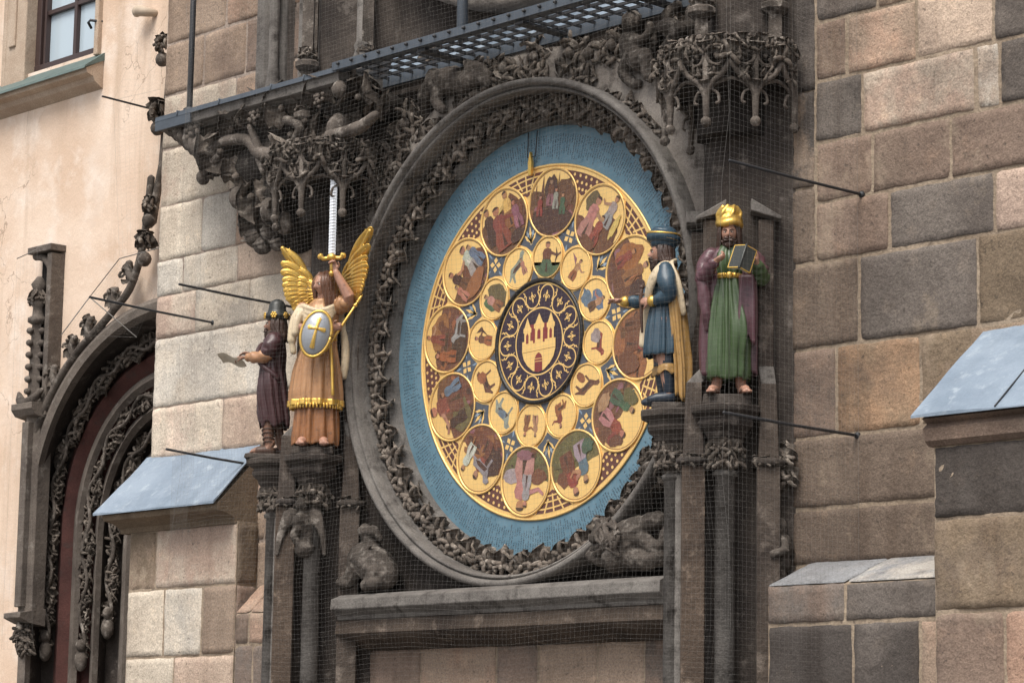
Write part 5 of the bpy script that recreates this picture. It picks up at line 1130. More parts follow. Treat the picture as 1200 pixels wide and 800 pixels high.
# ================================================================== PAINTED FIGURES
# built in their own frame: facing -Y, feet at z = 0, about 0.98 m tall
def rotz(a): c, s = math.cos(a), math.sin(a); return np.array([[c,-s,0],[s,c,0],[0,0,1.]])
def head_at(mb, c, h, yaw=0, pitch=0):
    """sculpted head: brow, sockets, nose, lips, chin, ears"""
    nu, nv = 36, 26; V = []
    for j in range(nv+1):
        th = PI*j/nv
        for i in range(nu):
            ph = 2*PI*i/nu; x, y, z = math.sin(th)*math.sin(ph), -math.sin(th)*math.cos(ph), math.cos(th)
            f = max(0, -y); X, Y, Z = .355*x, .44*y, .5*z
            if z < 0: X *= 1-.34*(-z)**1.5; Y *= (1-.25*(-z)**2) if y > 0 else 1
            G = lambda a, b, sa, sb: math.exp(-((x-a)/sa)**2-((z-b)/sb)**2)*f
            Y -= .15*G(0,-.20,.14,.13)+.10*G(0,-.02,.11,.2)+.035*(G(.3,.24,.3,.08)+G(-.3,.24,.3,.08))+.045*G(0,-.52,.24,.06)+.035*G(0,-.62,.2,.06)+.075*G(0,-.86,.25,.14)
            Y += .055*(G(.36,.07,.16,.10)+G(-.36,.07,.16,.10))+.02*G(0,-.57,.25,.02)+.03*(G(.5,-.45,.2,.2)+G(-.5,-.45,.2,.2))
            V.append((X*h, Y*h, Z*h))
    R = rotz(yaw) @ np.array([[1,0,0],[0,math.cos(pitch),-math.sin(pitch)],[0,math.sin(pitch),math.cos(pitch)]])
    F = [[j*nu+i, (j+1)*nu+i, (j+1)*nu+(i+1) % nu, j*nu+(i+1) % nu] for j in range(nv) for i in range(nu)]
    mb.add(np.array(V) @ R.T+np.array(c), F, 0, True)
    for s in (-1, 1): mb.ell(np.array(c)+R @ V3(s*.36*h, .05*h, -.02*h), [R @ V3(.045*h,0,0), R @ V3(0,.09*h,0), R @ V3(0,0,.15*h)])
    return R
def hand_at(mb, w, d, palm, s, curl=.5, point=False, side=1):
    """palm, four bent fingers of unequal length and a thumb; w wrist, d direction of the hand, palm the way the palm faces"""
    w = np.asarray(w, float); d = unit(d); p = unit(np.asarray(palm, float)-d*(np.asarray(palm, float)@d)); a = np.cross(d, p)*side
    mb.tube([w-d*.1*s, w+d*.2*s, w+d*.48*s], [.17*s,.25*s,.25*s], 10, flat=(.6, 1.1), ref=p)
    for i, (o, l) in enumerate(((-.19,.42), (-.065,.50), (.065,.47), (.19,.36))):
        c = curl*(.25 if (point and i == 0) else 1.0); l *= s; b = w+d*.48*s+a*o*s
        k1 = b+unit(d*math.cos(c*.7)+p*math.sin(c*.7))*l*.45; k2 = k1+unit(d*math.cos(c*1.7)+p*math.sin(c*1.7))*l*.33; k3 = k2+unit(d*math.cos(c*2.5)+p*math.sin(c*2.5))*l*.25
        mb.tube([b-d*.12*s, b, k1, k2, k3], np.array([.075,.075,.070,.062,.050])*s, 7)
    b = w+d*.12*s-a*.2*s; k1 = b+unit(-a*.75+d*.55+p*.35)*.27*s; k2 = k1+unit(-a*.15+d*.8+p*.5*(.5+curl))*.22*s
    mb.tube([b+a*.08*s, b, k1, k2], np.array([.10,.095,.08,.06])*s, 7)
def foot_at(mb, ank, d, L):
    a = np.asarray(ank, float); d = unit(d); s = np.cross(d, V3(0,0,1))
    mb.tube([a+V3(0,0,.03)-d*.02, V3(a[0],a[1],.028)+d*.01, V3(a[0],a[1],.024)+d*L*.55, V3(a[0],a[1],.016)+d*L*.82], [.026,.030,.027,.017], 9)
    for i in range(5): mb.ell(V3(a[0],a[1],.012)+d*L*(.90-.035*abs(i-1))+s*(i-2)*.0095, (.0085,.0085,.009), 0, (1,)*3, 7, 5)
def body_core(mb, hx, hy, z0=.48, ztop=.82, lean=(0, 0)):
    lx, ly = lean
    mb.tube([(0,0,z0),(lx*.3,ly*.3,.58),(lx*.7,ly*.7,.70),(lx,ly,.775),(lx,ly,ztop)], [.075,.065,.080,.062,.032], 12, flat=(1.15,.78), ref=(1,0,0))
    mb.tube([(lx,ly,.79),(hx*.6+lx*.4,hy*.6+ly*.4,.83),(hx,hy,.87)], [.036,.032,.034], 10)
def drape(mb, levels, nf=9, seed=0, bumps=(), a0=0, a1=360, m=0, rows=44, cols=110, twist=0., t=(1,1,1), hem=.0):
    """cloth hung round the body: levels = (z, cx, cy, rx, ry, fold depth)"""
    rg = random.Random(seed); L = sorted(levels, key=lambda q: -q[0]); z = np.array([-q[0] for q in L]); A = np.array(L)
    ph = [rg.uniform(0, 6.28) for _ in range(6)]; V = []; full = (a1-a0) >= 360
    for j in range(rows):
        zz = -(A[0, 0]+(A[-1, 0]-A[0, 0])*j/(rows-1)); q = [np.interp(zz, z, A[:, k]) for k in range(6)]; z_ = -zz
        for i in range(cols):
            f = math.radians(a0+(a1-a0)*i/(cols if full else cols-1))
            w = nf*f+ph[0]+twist*(z_-.4)*6+.5*math.sin(3*f+ph[1]+z_*4)
            g = 1.35*(.60*(1-abs(math.sin(w*.5))**.7*1.6+.4)+.30*math.sin(w*1.62+ph[2]+z_*2.5)+.14*math.sin(w*2.9+ph[3]-z_*5))
            k = 1.0; d = q[5]*g
            for bf, bz, sf, sz, hh in bumps:
                df = (math.degrees(f)-bf+180) % 360-180; d += hh*math.exp(-(df/sf)**2-((z_-bz)/sz)**2)
            zo = hem*math.sin(w*.8+ph[4])*(j/(rows-1))**6
            V.append((q[1]+(q[3]+d)*math.sin(f), q[2]-(q[4]+d)*math.cos(f), z_+zo))
    c2 = cols if full else cols-1
    mb.add(V, [[j*cols+i, (j+1)*cols+i, (j+1)*cols+(i+1) % cols, j*cols+(i+1) % cols] for j in range(rows-1) for i in range(c2)], m, True, t)
def sleeve(mb, pts, R, seed=0, amp=.006, m=0, n=18):
    rg = random.Random(seed); P = spline(pts, 26); r = np.interp(np.linspace(0, 1, 26), np.linspace(0, 1, len(R)), R)
    k0 = mb.n; r = r+amp*.22*np.sin(np.linspace(0, 17, 26)+rg.uniform(0, 6)); mb.tube(P, r, n, m, cap=True)
    V = mb.V[-1]; f1, f2 = rg.uniform(0, 6), rg.uniform(0, 6); sc = 90                 # slanting creases instead of rings
    c = V.reshape(-1, n, 3).mean(1).repeat(n, 0); u = np.arange(len(V)) % n*2*PI/n; s_ = (np.arange(len(V))//n)*.55
    w = np.sin(2*u+s_+f1)*.6+np.sin(u*3-s_*1.3+f2)*.4; mb.V[-1] = V+(V-c)*(w*amp*16)[:, None]
def locks(mb, roots, r, m=0, seed=0):
    """wavy strands: list of (point list)"""
    rg = random.Random(seed)
    for P in roots:
        P = spline(P, 9); P = P+np.array([[rg.uniform(-1, 1)*.003 for _ in range(3)] for _ in range(9)])
        mb.tube(P, np.array([.6, .9, 1, 1.05, 1, .95, .85, .7, .4])*r*rg.uniform(.8, 1.2), 6, m)
def hair_on(mb, c, h, R, length, n=46, r=.011, seed=1, front=35, cap=True, back=.04):
    rg = random.Random(seed); c = np.array(c); L = []
    for i in range(n):
        ph = math.radians(front+(360-2*front)*(i+.5)/n); s, k = math.sin(ph), -math.cos(ph)
        a = c+R @ V3(.20*h*s, .10*h+.18*h*k, .50*h); b = c+R @ V3(.40*h*s, .03*h+.44*h*k, .18*h); d = c+R @ V3(.42*h*s, .05*h+.46*h*k, -.25*h)
        e = np.array([d[0], d[1], c[2]])+R @ V3(.05*h*s, back*.4, 0)-V3(0, 0, .5*h+length*rg.uniform(.75, 1)); L.append([a, b, d, (d+e)/2+R @ V3(.03*h*s, .02*h, 0), e])
    locks(mb, L, r, seed=seed)
    if cap: mb.ell(c+R @ V3(0, .05*h, .12*h), [R @ V3(.385*h,0,0), R @ V3(0,.43*h,0), R @ V3(0,0,.42*h)], 0, (1,)*3, 16, 10)
def beard_on(mb, c, h, R, length, seed=2, n=16, r=.009, tache=True):
    rg = random.Random(seed); L = []; c = np.array(c)
    for i in range(n):
        u = -1+2*i/(n-1); a = c+R @ V3(.30*h*u, -.42*h+.26*h*u*u, -.30*h-.06*h*(1-u*u)); 
        b = c+R @ V3(.22*h*u, -.46*h+.25*h*u*u, -.46*h); e = c+R @ V3(.10*h*u, -.42*h+.12*h*u*u, -.48*h-length*rg.uniform(.8, 1.1)*(1-.45*abs(u))); L.append([a, b, (b+e)/2+R @ V3(0,-.02*h,0), e])
    if tache:
        for s in (-1, 1):
            for q in (0, .012): L.append([c+R @ V3(.02*h*s, -.50*h, -.225*h-q), c+R @ V3(.14*h*s, -.47*h, -.245*h-q), c+R @ V3(.21*h*s, -.41*h, -.31*h-q)])
    locks(mb, L, r, seed=seed)
def brows(mb, c, h, R):
    for s in (-1, 1): mb.tube([np.array(c)+R @ V3(s*.06*h,-.455*h,.11*h), np.array(c)+R @ V3(s*.15*h,-.44*h,.135*h), np.array(c)+R @ V3(s*.24*h,-.385*h,.10*h)], [.02*h,.022*h,.012*h], 6)
def eyes(par, c, h, R):
    for s in (-1, 1):
        e = MB(); p = np.array(c)+R @ V3(s*.128*h, -.372*h, .035*h)
        e.ell(p, [R @ V3(.062*h,0,0), R @ V3(0,.045*h,0), R @ V3(0,0,.036*h)], 0, (1,)*3, 10, 7); e.ell(p+R @ V3(0,-.030*h,0), [R @ V3(.027*h,0,0), R @ V3(0,.022*h,0), R @ V3(0,0,.030*h)], 1, (1,)*3, 8, 6)
        e.build('eye', ['eye', 'pupil'], par)
def statue(name, loc, a, sc, label, group='painted figures on the clock piers'):
    o = thing(name, loc, label, 'statue', group, a, sc, own=False); o['_base'] = [0, 0, 0]; return o
def held(name, st, bl, label, cat, group=None):
    o = thing(name, bl, label, cat, group); M_ = rotz(st.rotation_euler.z)*st.scale[0]
    o.location = Vector((M_ @ np.array(bl, float)).tolist())+st.location; o.rotation_euler = st.rotation_euler; o.scale = st.scale; return o
def held1(mb, name, mats, st, bl, label, cat, **kw):
    o = mb.build(name, mats, base=bl, **kw); M_ = rotz(st.rotation_euler.z)*st.scale[0]
    o.location = Vector((M_ @ np.array(bl, float)).tolist())+st.location; o.rotation_euler = st.rotation_euler; o.scale = st.scale; return tag(o, label, cat)
def pedestal(x, y, z, a, w, d, h, lab):
    b = MB(); b.X = np.eye(4); b.X[:3, :3] = rotz(a); b.X[:3, 3] = (x, y, z); b.prism([(-w/2,-d/2),(w/2,-d/2),(w/2,d/2),(-w/2,d/2)], 0, h, 0, (1,1,1), .95)
    tag(b.build('statue_base', 'dark', base=(x, y, z), bevel=.006), lab, 'pedestal')

# ---------------------------------------------------------------- the book reader in green (right face of the right pier)
A1 = math.radians(43); xq = V3(1.955, -.425, 3.725); pedestal(1.955, -.44, 3.666, A1, .27, .17, .058, 'plain dark stone block under the feet of the green robed book reader')
S = statue('painted_statue', xq, A1, 1.0, 'painted statue of a man in green robe and golden hat reading a book')
hc, h = (0, -.015, .905), .135
b = MB(); body_core(b, hc[0], hc[1]); R = head_at(b, hc, h, -.10, .12)
for s in (-1, 1):
    b.tube([(s*.05,0,.5),(s*.06,-.02,.28),(s*.065,0,.05)], [.055,.042,.028], 10); foot_at(b, (s*.072,-.01,.05), V3(s*.28,-1,0), .125)
b.tube([(-.105,0,.775),(-.15,-.03,.645),(-.075,-.135,.725)], [.035,.03,.02], 9); b.tube([(.105,0,.775),(.175,-.03,.645),(.150,-.125,.715)], [.035,.03,.02], 9)
hand_at(b, (-.072,-.140,.728), V3(.8,-.15,.45), V3(.3,.2,1), .082, .9, side=1); hand_at(b, (.152,-.135,.722), V3(-.15,-.15,1), V3(-.8,.1,.1), .082, .8, side=-1)
b.build('body', 'skin', S, remesh=.0036, smooth_it=1); eyes(S, hc, h, R)
b = MB(); drape(b, [(.085,.0,-.005,.106,.084,.014),(.13,.0,-.005,.114,.090,.018),(.25,0,-.005,.108,.086,.020),(.45,0,0,.104,.078,.017),(.60,0,0,.084,.066,.010),(.655,0,0,.074,.058,.004),(.70,0,0,.088,.070,.008),(.76,0,0,.098,.070,.006),(.80,0,0,.085,.055,.003),(.83,0,-.005,.046,.042,.002),(.85,0,-.008,.038,.038,0)], 9, 3, [(32,.33,26,.11,.034),(28,.44,30,.14,.022),(-50,.2,20,.2,.012)], hem=.008, twist=.35)
b.build('robe', 'greenrobe', S, solid=.006)
b = MB(); sleeve(b, [(.17,-.03,.655),(.165,-.075,.685),(.152,-.115,.712)], [.046,.040,.030], 5); sleeve(b, [(.150,-.01,.70),(.178,-.025,.645)], [.048,.050], 7)
b.build('sleeve', 'greenrobe', S)
b = MB(); sleeve(b, [(-.145,-.04,.655),(-.11,-.09,.69),(-.08,-.128,.722)], [.046,.038,.028], 6); b.build('sleeve', 'purplecoat', S)
b = MB(); drape(b, [(.12,.0,.03,.150,.085,.015),(.30,0,.03,.150,.09,.018),(.55,0,.02,.140,.085,.014),(.66,0,.015,.125,.08,.010),(.74,0,.01,.128,.078,.006),(.79,0,.008,.118,.066,.003),(.825,0,.01,.07,.05,.001)], 8, 9, (), 36, 326, rows=36, cols=80, hem=.012)
drape(b, [(.30,.105,-.06,.045,.035,.010),(.42,.10,-.07,.052,.036,.012),(.55,.10,-.062,.052,.034,.010),(.66,.10,-.05,.046,.03,.004)], 4, 12, (), 0, 360, rows=24, cols=44, hem=.03)
sleeve(b, [(-.085,.0,.79),(-.12,-.005,.755),(-.14,-.02,.69),(-.145,-.035,.635)], [.040,.044,.043,.040], 8); sleeve(b, [(-.142,-.03,.64),(-.138,-.04,.55),(-.125,-.045,.45),(-.12,-.035,.36)], [.036,.034,.028,.012], 4); sleeve(b, [(.08,.0,.79),(.125,.0,.765),(.152,-.008,.72),(.165,-.012,.685)], [.045,.054,.053,.052], 2)
b.build('coat', 'purplecoat', S, solid=.006)
b = MB(); b.X = None
P = [(.082*math.sin(a), -.068*math.cos(a), .66) for a in np.linspace(0, 2*PI, 25)]; b.tube(P, .012, 8, flat=(1.3,.6), ref=(0,0,1), cap=False); b.ell((0,-.072,.66),(.022,.012,.020)); 
for s in (-1, 1): b.ell((s*.03,-.068,.662),(.012,.010,.014))
b.build('belt', 'gold', S)
b = MB(); hair_on(b, hc, h, R, .055, 40, .011, 3, 58); beard_on(b, hc, h, R, .022, 4, 12, .008); brows(b, hc, h, R); b.build('hair', 'hair', S)
b = MB(); c = np.array(hc)+V3(0,.008,.052)
for k, (r, z, w) in enumerate(((.058,.0,.022),(.056,.022,.020))): b.tube([c+V3(r*math.sin(a), -r*1.15*math.cos(a), z+.006*math.sin(3*a+k)) for a in np.linspace(0, 2*PI, 30)], w, 10, flat=(1,1), cap=False)
b.ell(c+V3(0,0,.055),(.066,.074,.052), 0, (1,)*3, 18, 10)
for k in range(7): a = k*.9; b.tube(spline([c+V3(.062*math.sin(a),-.07*math.cos(a),.02), c+V3(.066*math.sin(a+.3),-.075*math.cos(a+.3),.055), c+V3(.04*math.sin(a+.7),-.045*math.cos(a+.7),.098)], 8), .012, 7)
b.build('hat', 'gold', S, remesh=.005, smooth_it=2)
b = MB()
for s in (-1, 1):
    d = unit(V3(s*.28,-1,0)); a = V3(s*.072,-.01,0); b.tube([a+d*-.02+V3(0,0,.004), a+d*.06+V3(0,0,.003), a+d*.12+V3(0,0,.003)], [.024,.028,.018], 8, flat=(.25,1), ref=(0,0,1))
    for q in (.03,.07): b.tube(spline([a+d*q+np.cross(d,V3(0,0,1))*w+V3(0,0,z) for w, z in ((-.03,.01),(-.02,.042-q*.15),(.02,.042-q*.15),(.03,.01))], 8), .005, 5)
b.build('sandals', 'leather', S)
bk = held('open_book', S, (.065,-.215,.66), 'dark open book with gilt edges held up by the man in the golden hat', 'book')
sp0, sp1 = V3(.052,-.228,.672), V3(.092,-.190,.805); up = unit(sp1-sp0); 
lf = unit(V3(-.75,.45,-.10)); lf = unit(lf-up*(lf@up)); rt = unit(V3(.80,.50,.02)); rt = unit(rt-up*(rt@up))
bc, bp, bg = MB(), MB(), MB(); H2 = np.linalg.norm(sp1-sp0)
for d, w in ((lf,.075),(rt,.070)):
    nrm = unit(np.cross(d, up)); nrm = nrm if nrm[1] < 0 else -nrm
    bc.obox((sp0+sp1)/2+d*w/2, [d, up, nrm], [w/2, H2/2, .0035]); bp.obox((sp0+sp1)/2+d*(w/2-.002)-nrm*.013, [d, up, nrm], [w/2-.005, H2/2-.004, .009])
    for e in (-1, 1): bg.obox((sp0+sp1)/2+d*w/2+up*e*(H2/2-.002), [d, up, nrm], [w/2+.001, .0025, .0042])
    bg.obox((sp0+sp1)/2+d*(w-.001), [d, up, nrm], [.0025, H2/2, .0042])
bc.tube([sp0, sp1], .008, 8); bc.build('cover', 'bookcover', bk); bp.build('pages', 'paper', bk); bg.build('gilt_edge', 'gold', bk)

# ---------------------------------------------------------------- the turbaned man in blue (left face of the right pier)
A2 = math.radians(-46); pedestal(1.575, -.50, 3.666, A2, .20, .20, .04, 'plain dark stone block under the boots of the turbaned man')
S = statue('painted_statue', V3(1.555,-.52,3.706), A2, 1.0, 'painted statue of a man in a blue tunic and blue turban pointing at the dial')
hc, h = (0, -.02, .855), .135
b = MB(); body_core(b, hc[0], hc[1], ztop=.79); R = head_at(b, hc, h, .05, .05)
b.tube([(-.045,0,.47),(-.05,-.02,.25),(-.05,0,.05)],[.055,.045,.03],10); b.tube([(.045,0,.47),(.05,.0,.25),(.05,.03,.05)],[.055,.045,.03],10)
b.tube([(-.10,-.01,.735),(-.11,-.115,.60),(-.075,-.225,.590)],[.036,.03,.02],9); b.tube([(.10,0,.735),(.125,.02,.59),(.075,-.075,.565)],[.036,.03,.02],9)
hand_at(b, (-.072,-.240,.591), V3(.1,-1,.06), V3(.2,0,-1), .088, .35, True, -1); hand_at(b, (.070,-.088,.566), V3(-.45,-.75,.1), V3(-.5,.4,-.2), .085, 1.0, False, -1)
b.build('body', 'skin', S, remesh=.0036, smooth_it=1); eyes(S, hc, h, R)
b = MB(); drape(b, [(.265,0,.0,.112,.108,.013),(.30,0,.0,.114,.110,.014),(.42,0,0,.102,.098,.012),(.54,0,0,.088,.080,.006),(.58,0,0,.086,.076,.004),(.66,0,-.005,.096,.080,.003),(.73,0,-.005,.098,.072,.002),(.765,0,0,.07,.052,0),(.80,0,-.008,.04,.042,0)], 16, 21, hem=.004); b.build('tunic', 'bluetunic', S, solid=.006)
b = MB(); sleeve(b, [(-.085,0,.745),(-.115,-.05,.675),(-.11,-.115,.605),(-.09,-.17,.592),(-.078,-.215,.590)],[.05,.052,.045,.036,.028],3); sleeve(b, [(.085,0,.745),(.125,.01,.675),(.128,.02,.60),(.10,-.03,.575),(.085,-.06,.568)],[.05,.054,.046,.036,.028],4); b.build('sleeve', 'bluetunic', S)
b = MB()
for p, d in (((-.077,-.222,.590),(.05,-1,0)),((.080,-.068,.567),(-.5,-.8,0))): p = V3(*p); d = unit(V3(*d)); b.tube([p-d*.012, p, p+d*.012],[.030,.034,.030],12)
for z in (.27,): pass
b.tube([(.088*math.sin(a),-.083*math.cos(a),.565) for a in np.linspace(0,2*PI,25)], .006, 6, cap=False); b.build('gold_trim', 'gold', S)
b = MB(); drape(b, [(.02,.02,.09,.085,.05,.014),(.2,.02,.085,.09,.055,.016),(.45,.02,.06,.095,.06,.012),(.62,.01,.04,.105,.06,.008),(.72,0,.015,.112,.066,.003),(.775,0,.01,.07,.05,0)], 7, 31, (), 62, 300, rows=34, cols=70, hem=.02); b.build('cape', 'ochrecape', S, solid=.007)
b = MB(); b.tube(spline([(.03,.02,.795),(.095,-.01,.765),(.105,-.06,.70),(.07,-.09,.62),(.0,-.10,.52),(-.03,-.115,.42),(-.03,-.12,.34)], 22), np.interp(np.linspace(0,1,22),[0,.25,.6,1],[.03,.034,.024,.03]), 10, flat=(1,.55), ref=(0,-1,0)); b.tube(spline([(.02,.05,.80),(.09,.03,.765),(.12,.07,.66),(.10,.10,.5)], 16), .026, 10, flat=(1,.5), ref=(1,0,0)); b.build('sash', 'creamsash', S)
b = MB(); hair_on(b, hc, h, R, .015, 34, .010, 5, 66); beard_on(b, hc, h, R, .045, 6, 16, .009); brows(b, hc, h, R); b.build('hair', 'hair', S)
b = MB(); c = np.array(hc)+V3(0,.01,.045)
for k, (r, z, w, n_) in enumerate(((.042,.002,.026,0),(.054,.038,.036,1),(.036,.068,.028,2))):
    b.tube([c+V3(r*math.sin(a), -r*1.15*math.cos(a), z+.010*math.sin(a+.6+k*.5)) for a in np.linspace(0, 2*PI, 30)], w, 12, cap=False)
b.ell(c+V3(0,.005,.066),(.064,.072,.044),0,(1,)*3,18,12); b.ell(c+V3(0,.01,.106),(.016,.016,.016),0,(1,)*3,10,7); b.build('turban', 'bluetunic', S)
b = MB()
for k, (r, z) in enumerate(((.081,.030),(.084,.055))): b.tube([c+V3(r*math.sin(a), -r*1.09*math.cos(a), z+.010*math.sin(a+1.1)+.004*math.sin(2*a+k*2)) for a in np.linspace(0, 2*PI, 40)], .0065, 6, cap=False)
b.build('turban_bands', 'gold', S)
b = MB()
for s, y in ((-1,0.),(1,.03)):
    b.tube([(s*.048,y-.01,.30),(s*.05,y-.015,.22),(s*.05,y,.06)],[.052,.046,.034],12); b.tube([(s*.05,y+.015,.03),(s*.05,y-.02,.026),(s*.055,y-.075,.022),(s*.058,y-.115,.016)],[.034,.036,.032,.018],10)
b.build('boots', 'darkblue', S)
b = MB()
for s, y in ((-1,0.),(1,.03)): drape(b, [(.165,s*.05,y-.012,.052,.054,.006),(.20,s*.05,y-.012,.050,.052,.003),(.215,s*.05,y-.012,.044,.046,0)], 6, 5, rows=8, cols=40, hem=.012)
b.build('boot_cuff', 'ochrecape', S, solid=.004)
b = MB(); g0 = V3(.035,-.135,.60); b.tube([g0+V3(0,.005,.045), g0+V3(0,0,-.02), g0+V3(-.01,.01,-.20)],[.011,.011,.007],8); b.tube([g0+V3(0,-.028,.012), g0+V3(0,.028,.012)],.007,6); b.ell(g0+V3(0,.006,.052),(.015,.015,.015))
held1(b, 'sheathed_dagger', 'leather', S, tuple(g0+V3(-.01,.01,-.20)), 'dark sheathed dagger held by the turbaned man at his waist', 'dagger')

# ---------------------------------------------------------------- the angel (right face of the left pier)
A3 = math.radians(44); SB = 1.17; pedestal(-1.615, -.46, 3.666, A3, .27, .19, .05, 'plain dark stone block under the feet of the golden winged angel')
S = statue('painted_statue', V3(-1.615,-.455,3.716), A3, SB, 'painted statue of an angel with golden wings in a peach gown')
hc, h = (.03, -.02, .905), .135
b = MB(); body_core(b, hc[0], hc[1], lean=(.015, 0)); R = head_at(b, hc, h, -.75, .15)
for s in (-1, 1): b.tube([(s*.045,0,.5),(s*.05,-.02,.27),(s*.05,0,.05)],[.055,.042,.028],10); foot_at(b, (s*.05,-.045,.05), V3(s*.2,-1,0), .10)
b.tube([(.11,0,.78),(.170,-.06,.805),(.176,-.085,.83),(.10,-.095,.965)],[.040,.036,.034,.020],10); b.tube([(-.085,0,.78),(-.11,-.06,.66),(.0,-.115,.625),(.09,-.125,.645)],[.038,.034,.028,.020],10)
hand_at(b, (.095,-.096,.970), V3(-.25,0,1), V3(-.2,-1,0), .085, 1.0, side=-1); hand_at(b, (.095,-.127,.648), V3(1,-.15,.15), V3(.1,-.9,-.2), .082, 1.0)
b.build('body', 'skin', S, remesh=.0036, smooth_it=1); eyes(S, hc, h, R)
b = MB(); drape(b, [(.012,.0,0,.120,.092,.014),(.06,.0,0,.118,.09,.018),(.18,0,0,.108,.082,.016),(.32,0,0,.098,.074,.010),(.45,0,0,.085,.068,.004)], 11, 41, hem=.006); b.build('underskirt', 'brownskirt', S, solid=.006)
b = MB(); drape(b, [(.245,0,0,.136,.104,.013),(.30,0,0,.134,.102,.015),(.42,0,0,.118,.090,.014),(.55,.005,0,.094,.075,.008),(.60,.01,0,.088,.070,.005),(.68,.012,0,.098,.076,.004),(.75,.015,0,.098,.07,.003),(.79,.015,0,.075,.052,.001),(.825,.02,-.005,.042,.042,0)], 10, 42, [(35,.45,25,.12,.014)], twist=.2); sleeve(b, [(.08,0,.785),(.125,-.025,.79),(.162,-.055,.80)],[.046,.050,.042],4); b.build('gown', 'peach', S, solid=.006)
b = MB(); drape(b, [(.225,0,0,.141,.109,.014),(.26,0,0,.140,.108,.013)], 10, 42, rows=6, cols=160); 
for i in range(46): a = 2*PI*i/46; b.tube([(.139*math.sin(a),-.107*math.cos(a),.232),(.142*math.sin(a),-.11*math.cos(a),.212)],[.007,.004],5)
for s in (0,): b.tube(spline([(.08,-.085,.58),(.095,-.105,.45),(.105,-.115,.28)], 12), .007, 6)
b.tube([(.015+.085*math.sin(a),-.074*math.cos(a),.60) for a in np.linspace(0,2*PI,25)], .008, 6, cap=False)
b.build('gold_fringe', 'gold', S, solid=.005)
b = MB()
for k in range(4):
    b.tube(spline([(-.10,.035,.765-.01*k),(-.085,-.045,.78-.022*k),(-.01,-.082,.752-.030*k),(.06,-.075,.76-.02*k),(.10,-.03,.795-.008*k)], 18), .017, 8)
b.tube(spline([(-.095,-.02,.775),(-.125,-.05,.70),(-.135,-.065,.60),(-.125,-.06,.52)], 16), [.026]*6+[.026]*6+[.018]*4, 10); b.tube(spline([(-.075,-.03,.775),(-.105,-.075,.70),(-.115,-.085,.62)], 14), .024, 9); b.tube(spline([(.10,.06,.78),(.14,.06,.66),(.15,.05,.50),(.14,.04,.40)], 14), .024, 9)
b.build('scarf', 'creamsash', S, remesh=.005, smooth_it=2)
b = MB(); hair_on(b, hc, h, R, .075, 44, .012, 7, 42); 
for s in (-1, 1): pass
b.build('hair', 'hair2', S)
def wing(sx, rx, tip, low, n1=13, seed=0):
    """three overlapping rows of broad feathers sweeping from the shoulder; the outer end leans forward"""
    w = MB(); rg = random.Random(seed); root = V3(rx, .085, .80); tip = V3(*tip); low = V3(*low); k_ = 1.7 if sx > 0 else .4
    lean = lambda p: p+V3(0, -k_*max(0, abs(p[0]-.03)-.09), 0)
    a_t = math.atan2(tip[2]-root[2], (tip[0]-root[0])*sx); a_l = math.atan2(low[2]-root[2], (low[0]-root[0])*sx); Lt, Ll = np.linalg.norm(tip-root), np.linalg.norm(low-root)
    lead = V3(sx*math.cos(a_t), 0, math.sin(a_t))
    for row, (len_, dy, wd) in enumerate(((1.0, 0, .034), (.68, -.012, .030), (.45, -.022, .026))):
        nn = n1-2*row
        for i in range(nn):
            u = i/(nn-1); a = a_t+(a_l-a_t)*u**.85; L = (Lt+(Ll-Lt)*u**.5)*len_*rg.uniform(.96, 1.03); d = V3(sx*math.cos(a), 0, math.sin(a)); off = V3(0, .012*u+dy, 0)
            o = root+lead*Lt*.40*max(0, 1-u*1.3)*len_+off; e = root+d*L+off; m_ = o*.45+e*.55+np.cross(d, V3(0,1,0))*sx*.016
            P = [lean(p) for p in spline([o, m_, e], 9)]; P = [p+V3(0, -.010*math.sin(j/8*PI), 0) for j, p in enumerate(P)]
            w.tube(P, np.array([.45,.8,1,1.1,1.12,1.1,1.0,.85,.5])*wd, 10, flat=(.26,1), ref=(0,1,0))
            w.tube([p+V3(0,-.26*wd-.002,0) for p in P[1:8]], .0036, 5)
            for j in range(2, 8):
                for q in (-1, 1):
                    s_ = np.cross(d, V3(0,1,0))*q; w.tube([P[j]+V3(0,-.25*wd,0), P[j]+s_*wd*.8+d*.012+V3(0,-.14*wd,0)], .0022, 4)
    w.tube([lean(p) for p in spline([root, root+lead*Lt*.35, root+lead*Lt*.7, tip], 12)], np.linspace(.028,.013,12), 8)
    w.build('wing', 'gold', S)
wing(-1, .02, (-.215,.08,1.12), (-.115,.08,.765), 13, 1); wing(1, .06, (.30,.08,1.17), (.225,.08,.83), 13, 2)
sw = held('sword', S, (.078,-.10,.985), 'long silver sword with a gilded hilt raised above the angel', 'sword')
b = MB(); x0 = .078; zs = np.linspace(1.055, 1.555, 60)
V = []; 
for i, z in enumerate(zs):
    w = .0195*(1 if z < 1.515 else max(.12, 1-(z-1.515)/.042)); w *= 1+.05*(-1)**i
    V += [(x0-w,-.10,z),(x0,-.108-.0015*(-1)**i,z),(x0+w,-.10,z),(x0,-.092,z)]
b.add(V, [[4*i+j, 4*i+(j+1) % 4, 4*i+4+(j+1) % 4, 4*i+4+j] for i in range(59) for j in range(4)]+[[0,1,2,3],[236,237,238,239]], 0, False); b.build('blade', 'blade', sw)
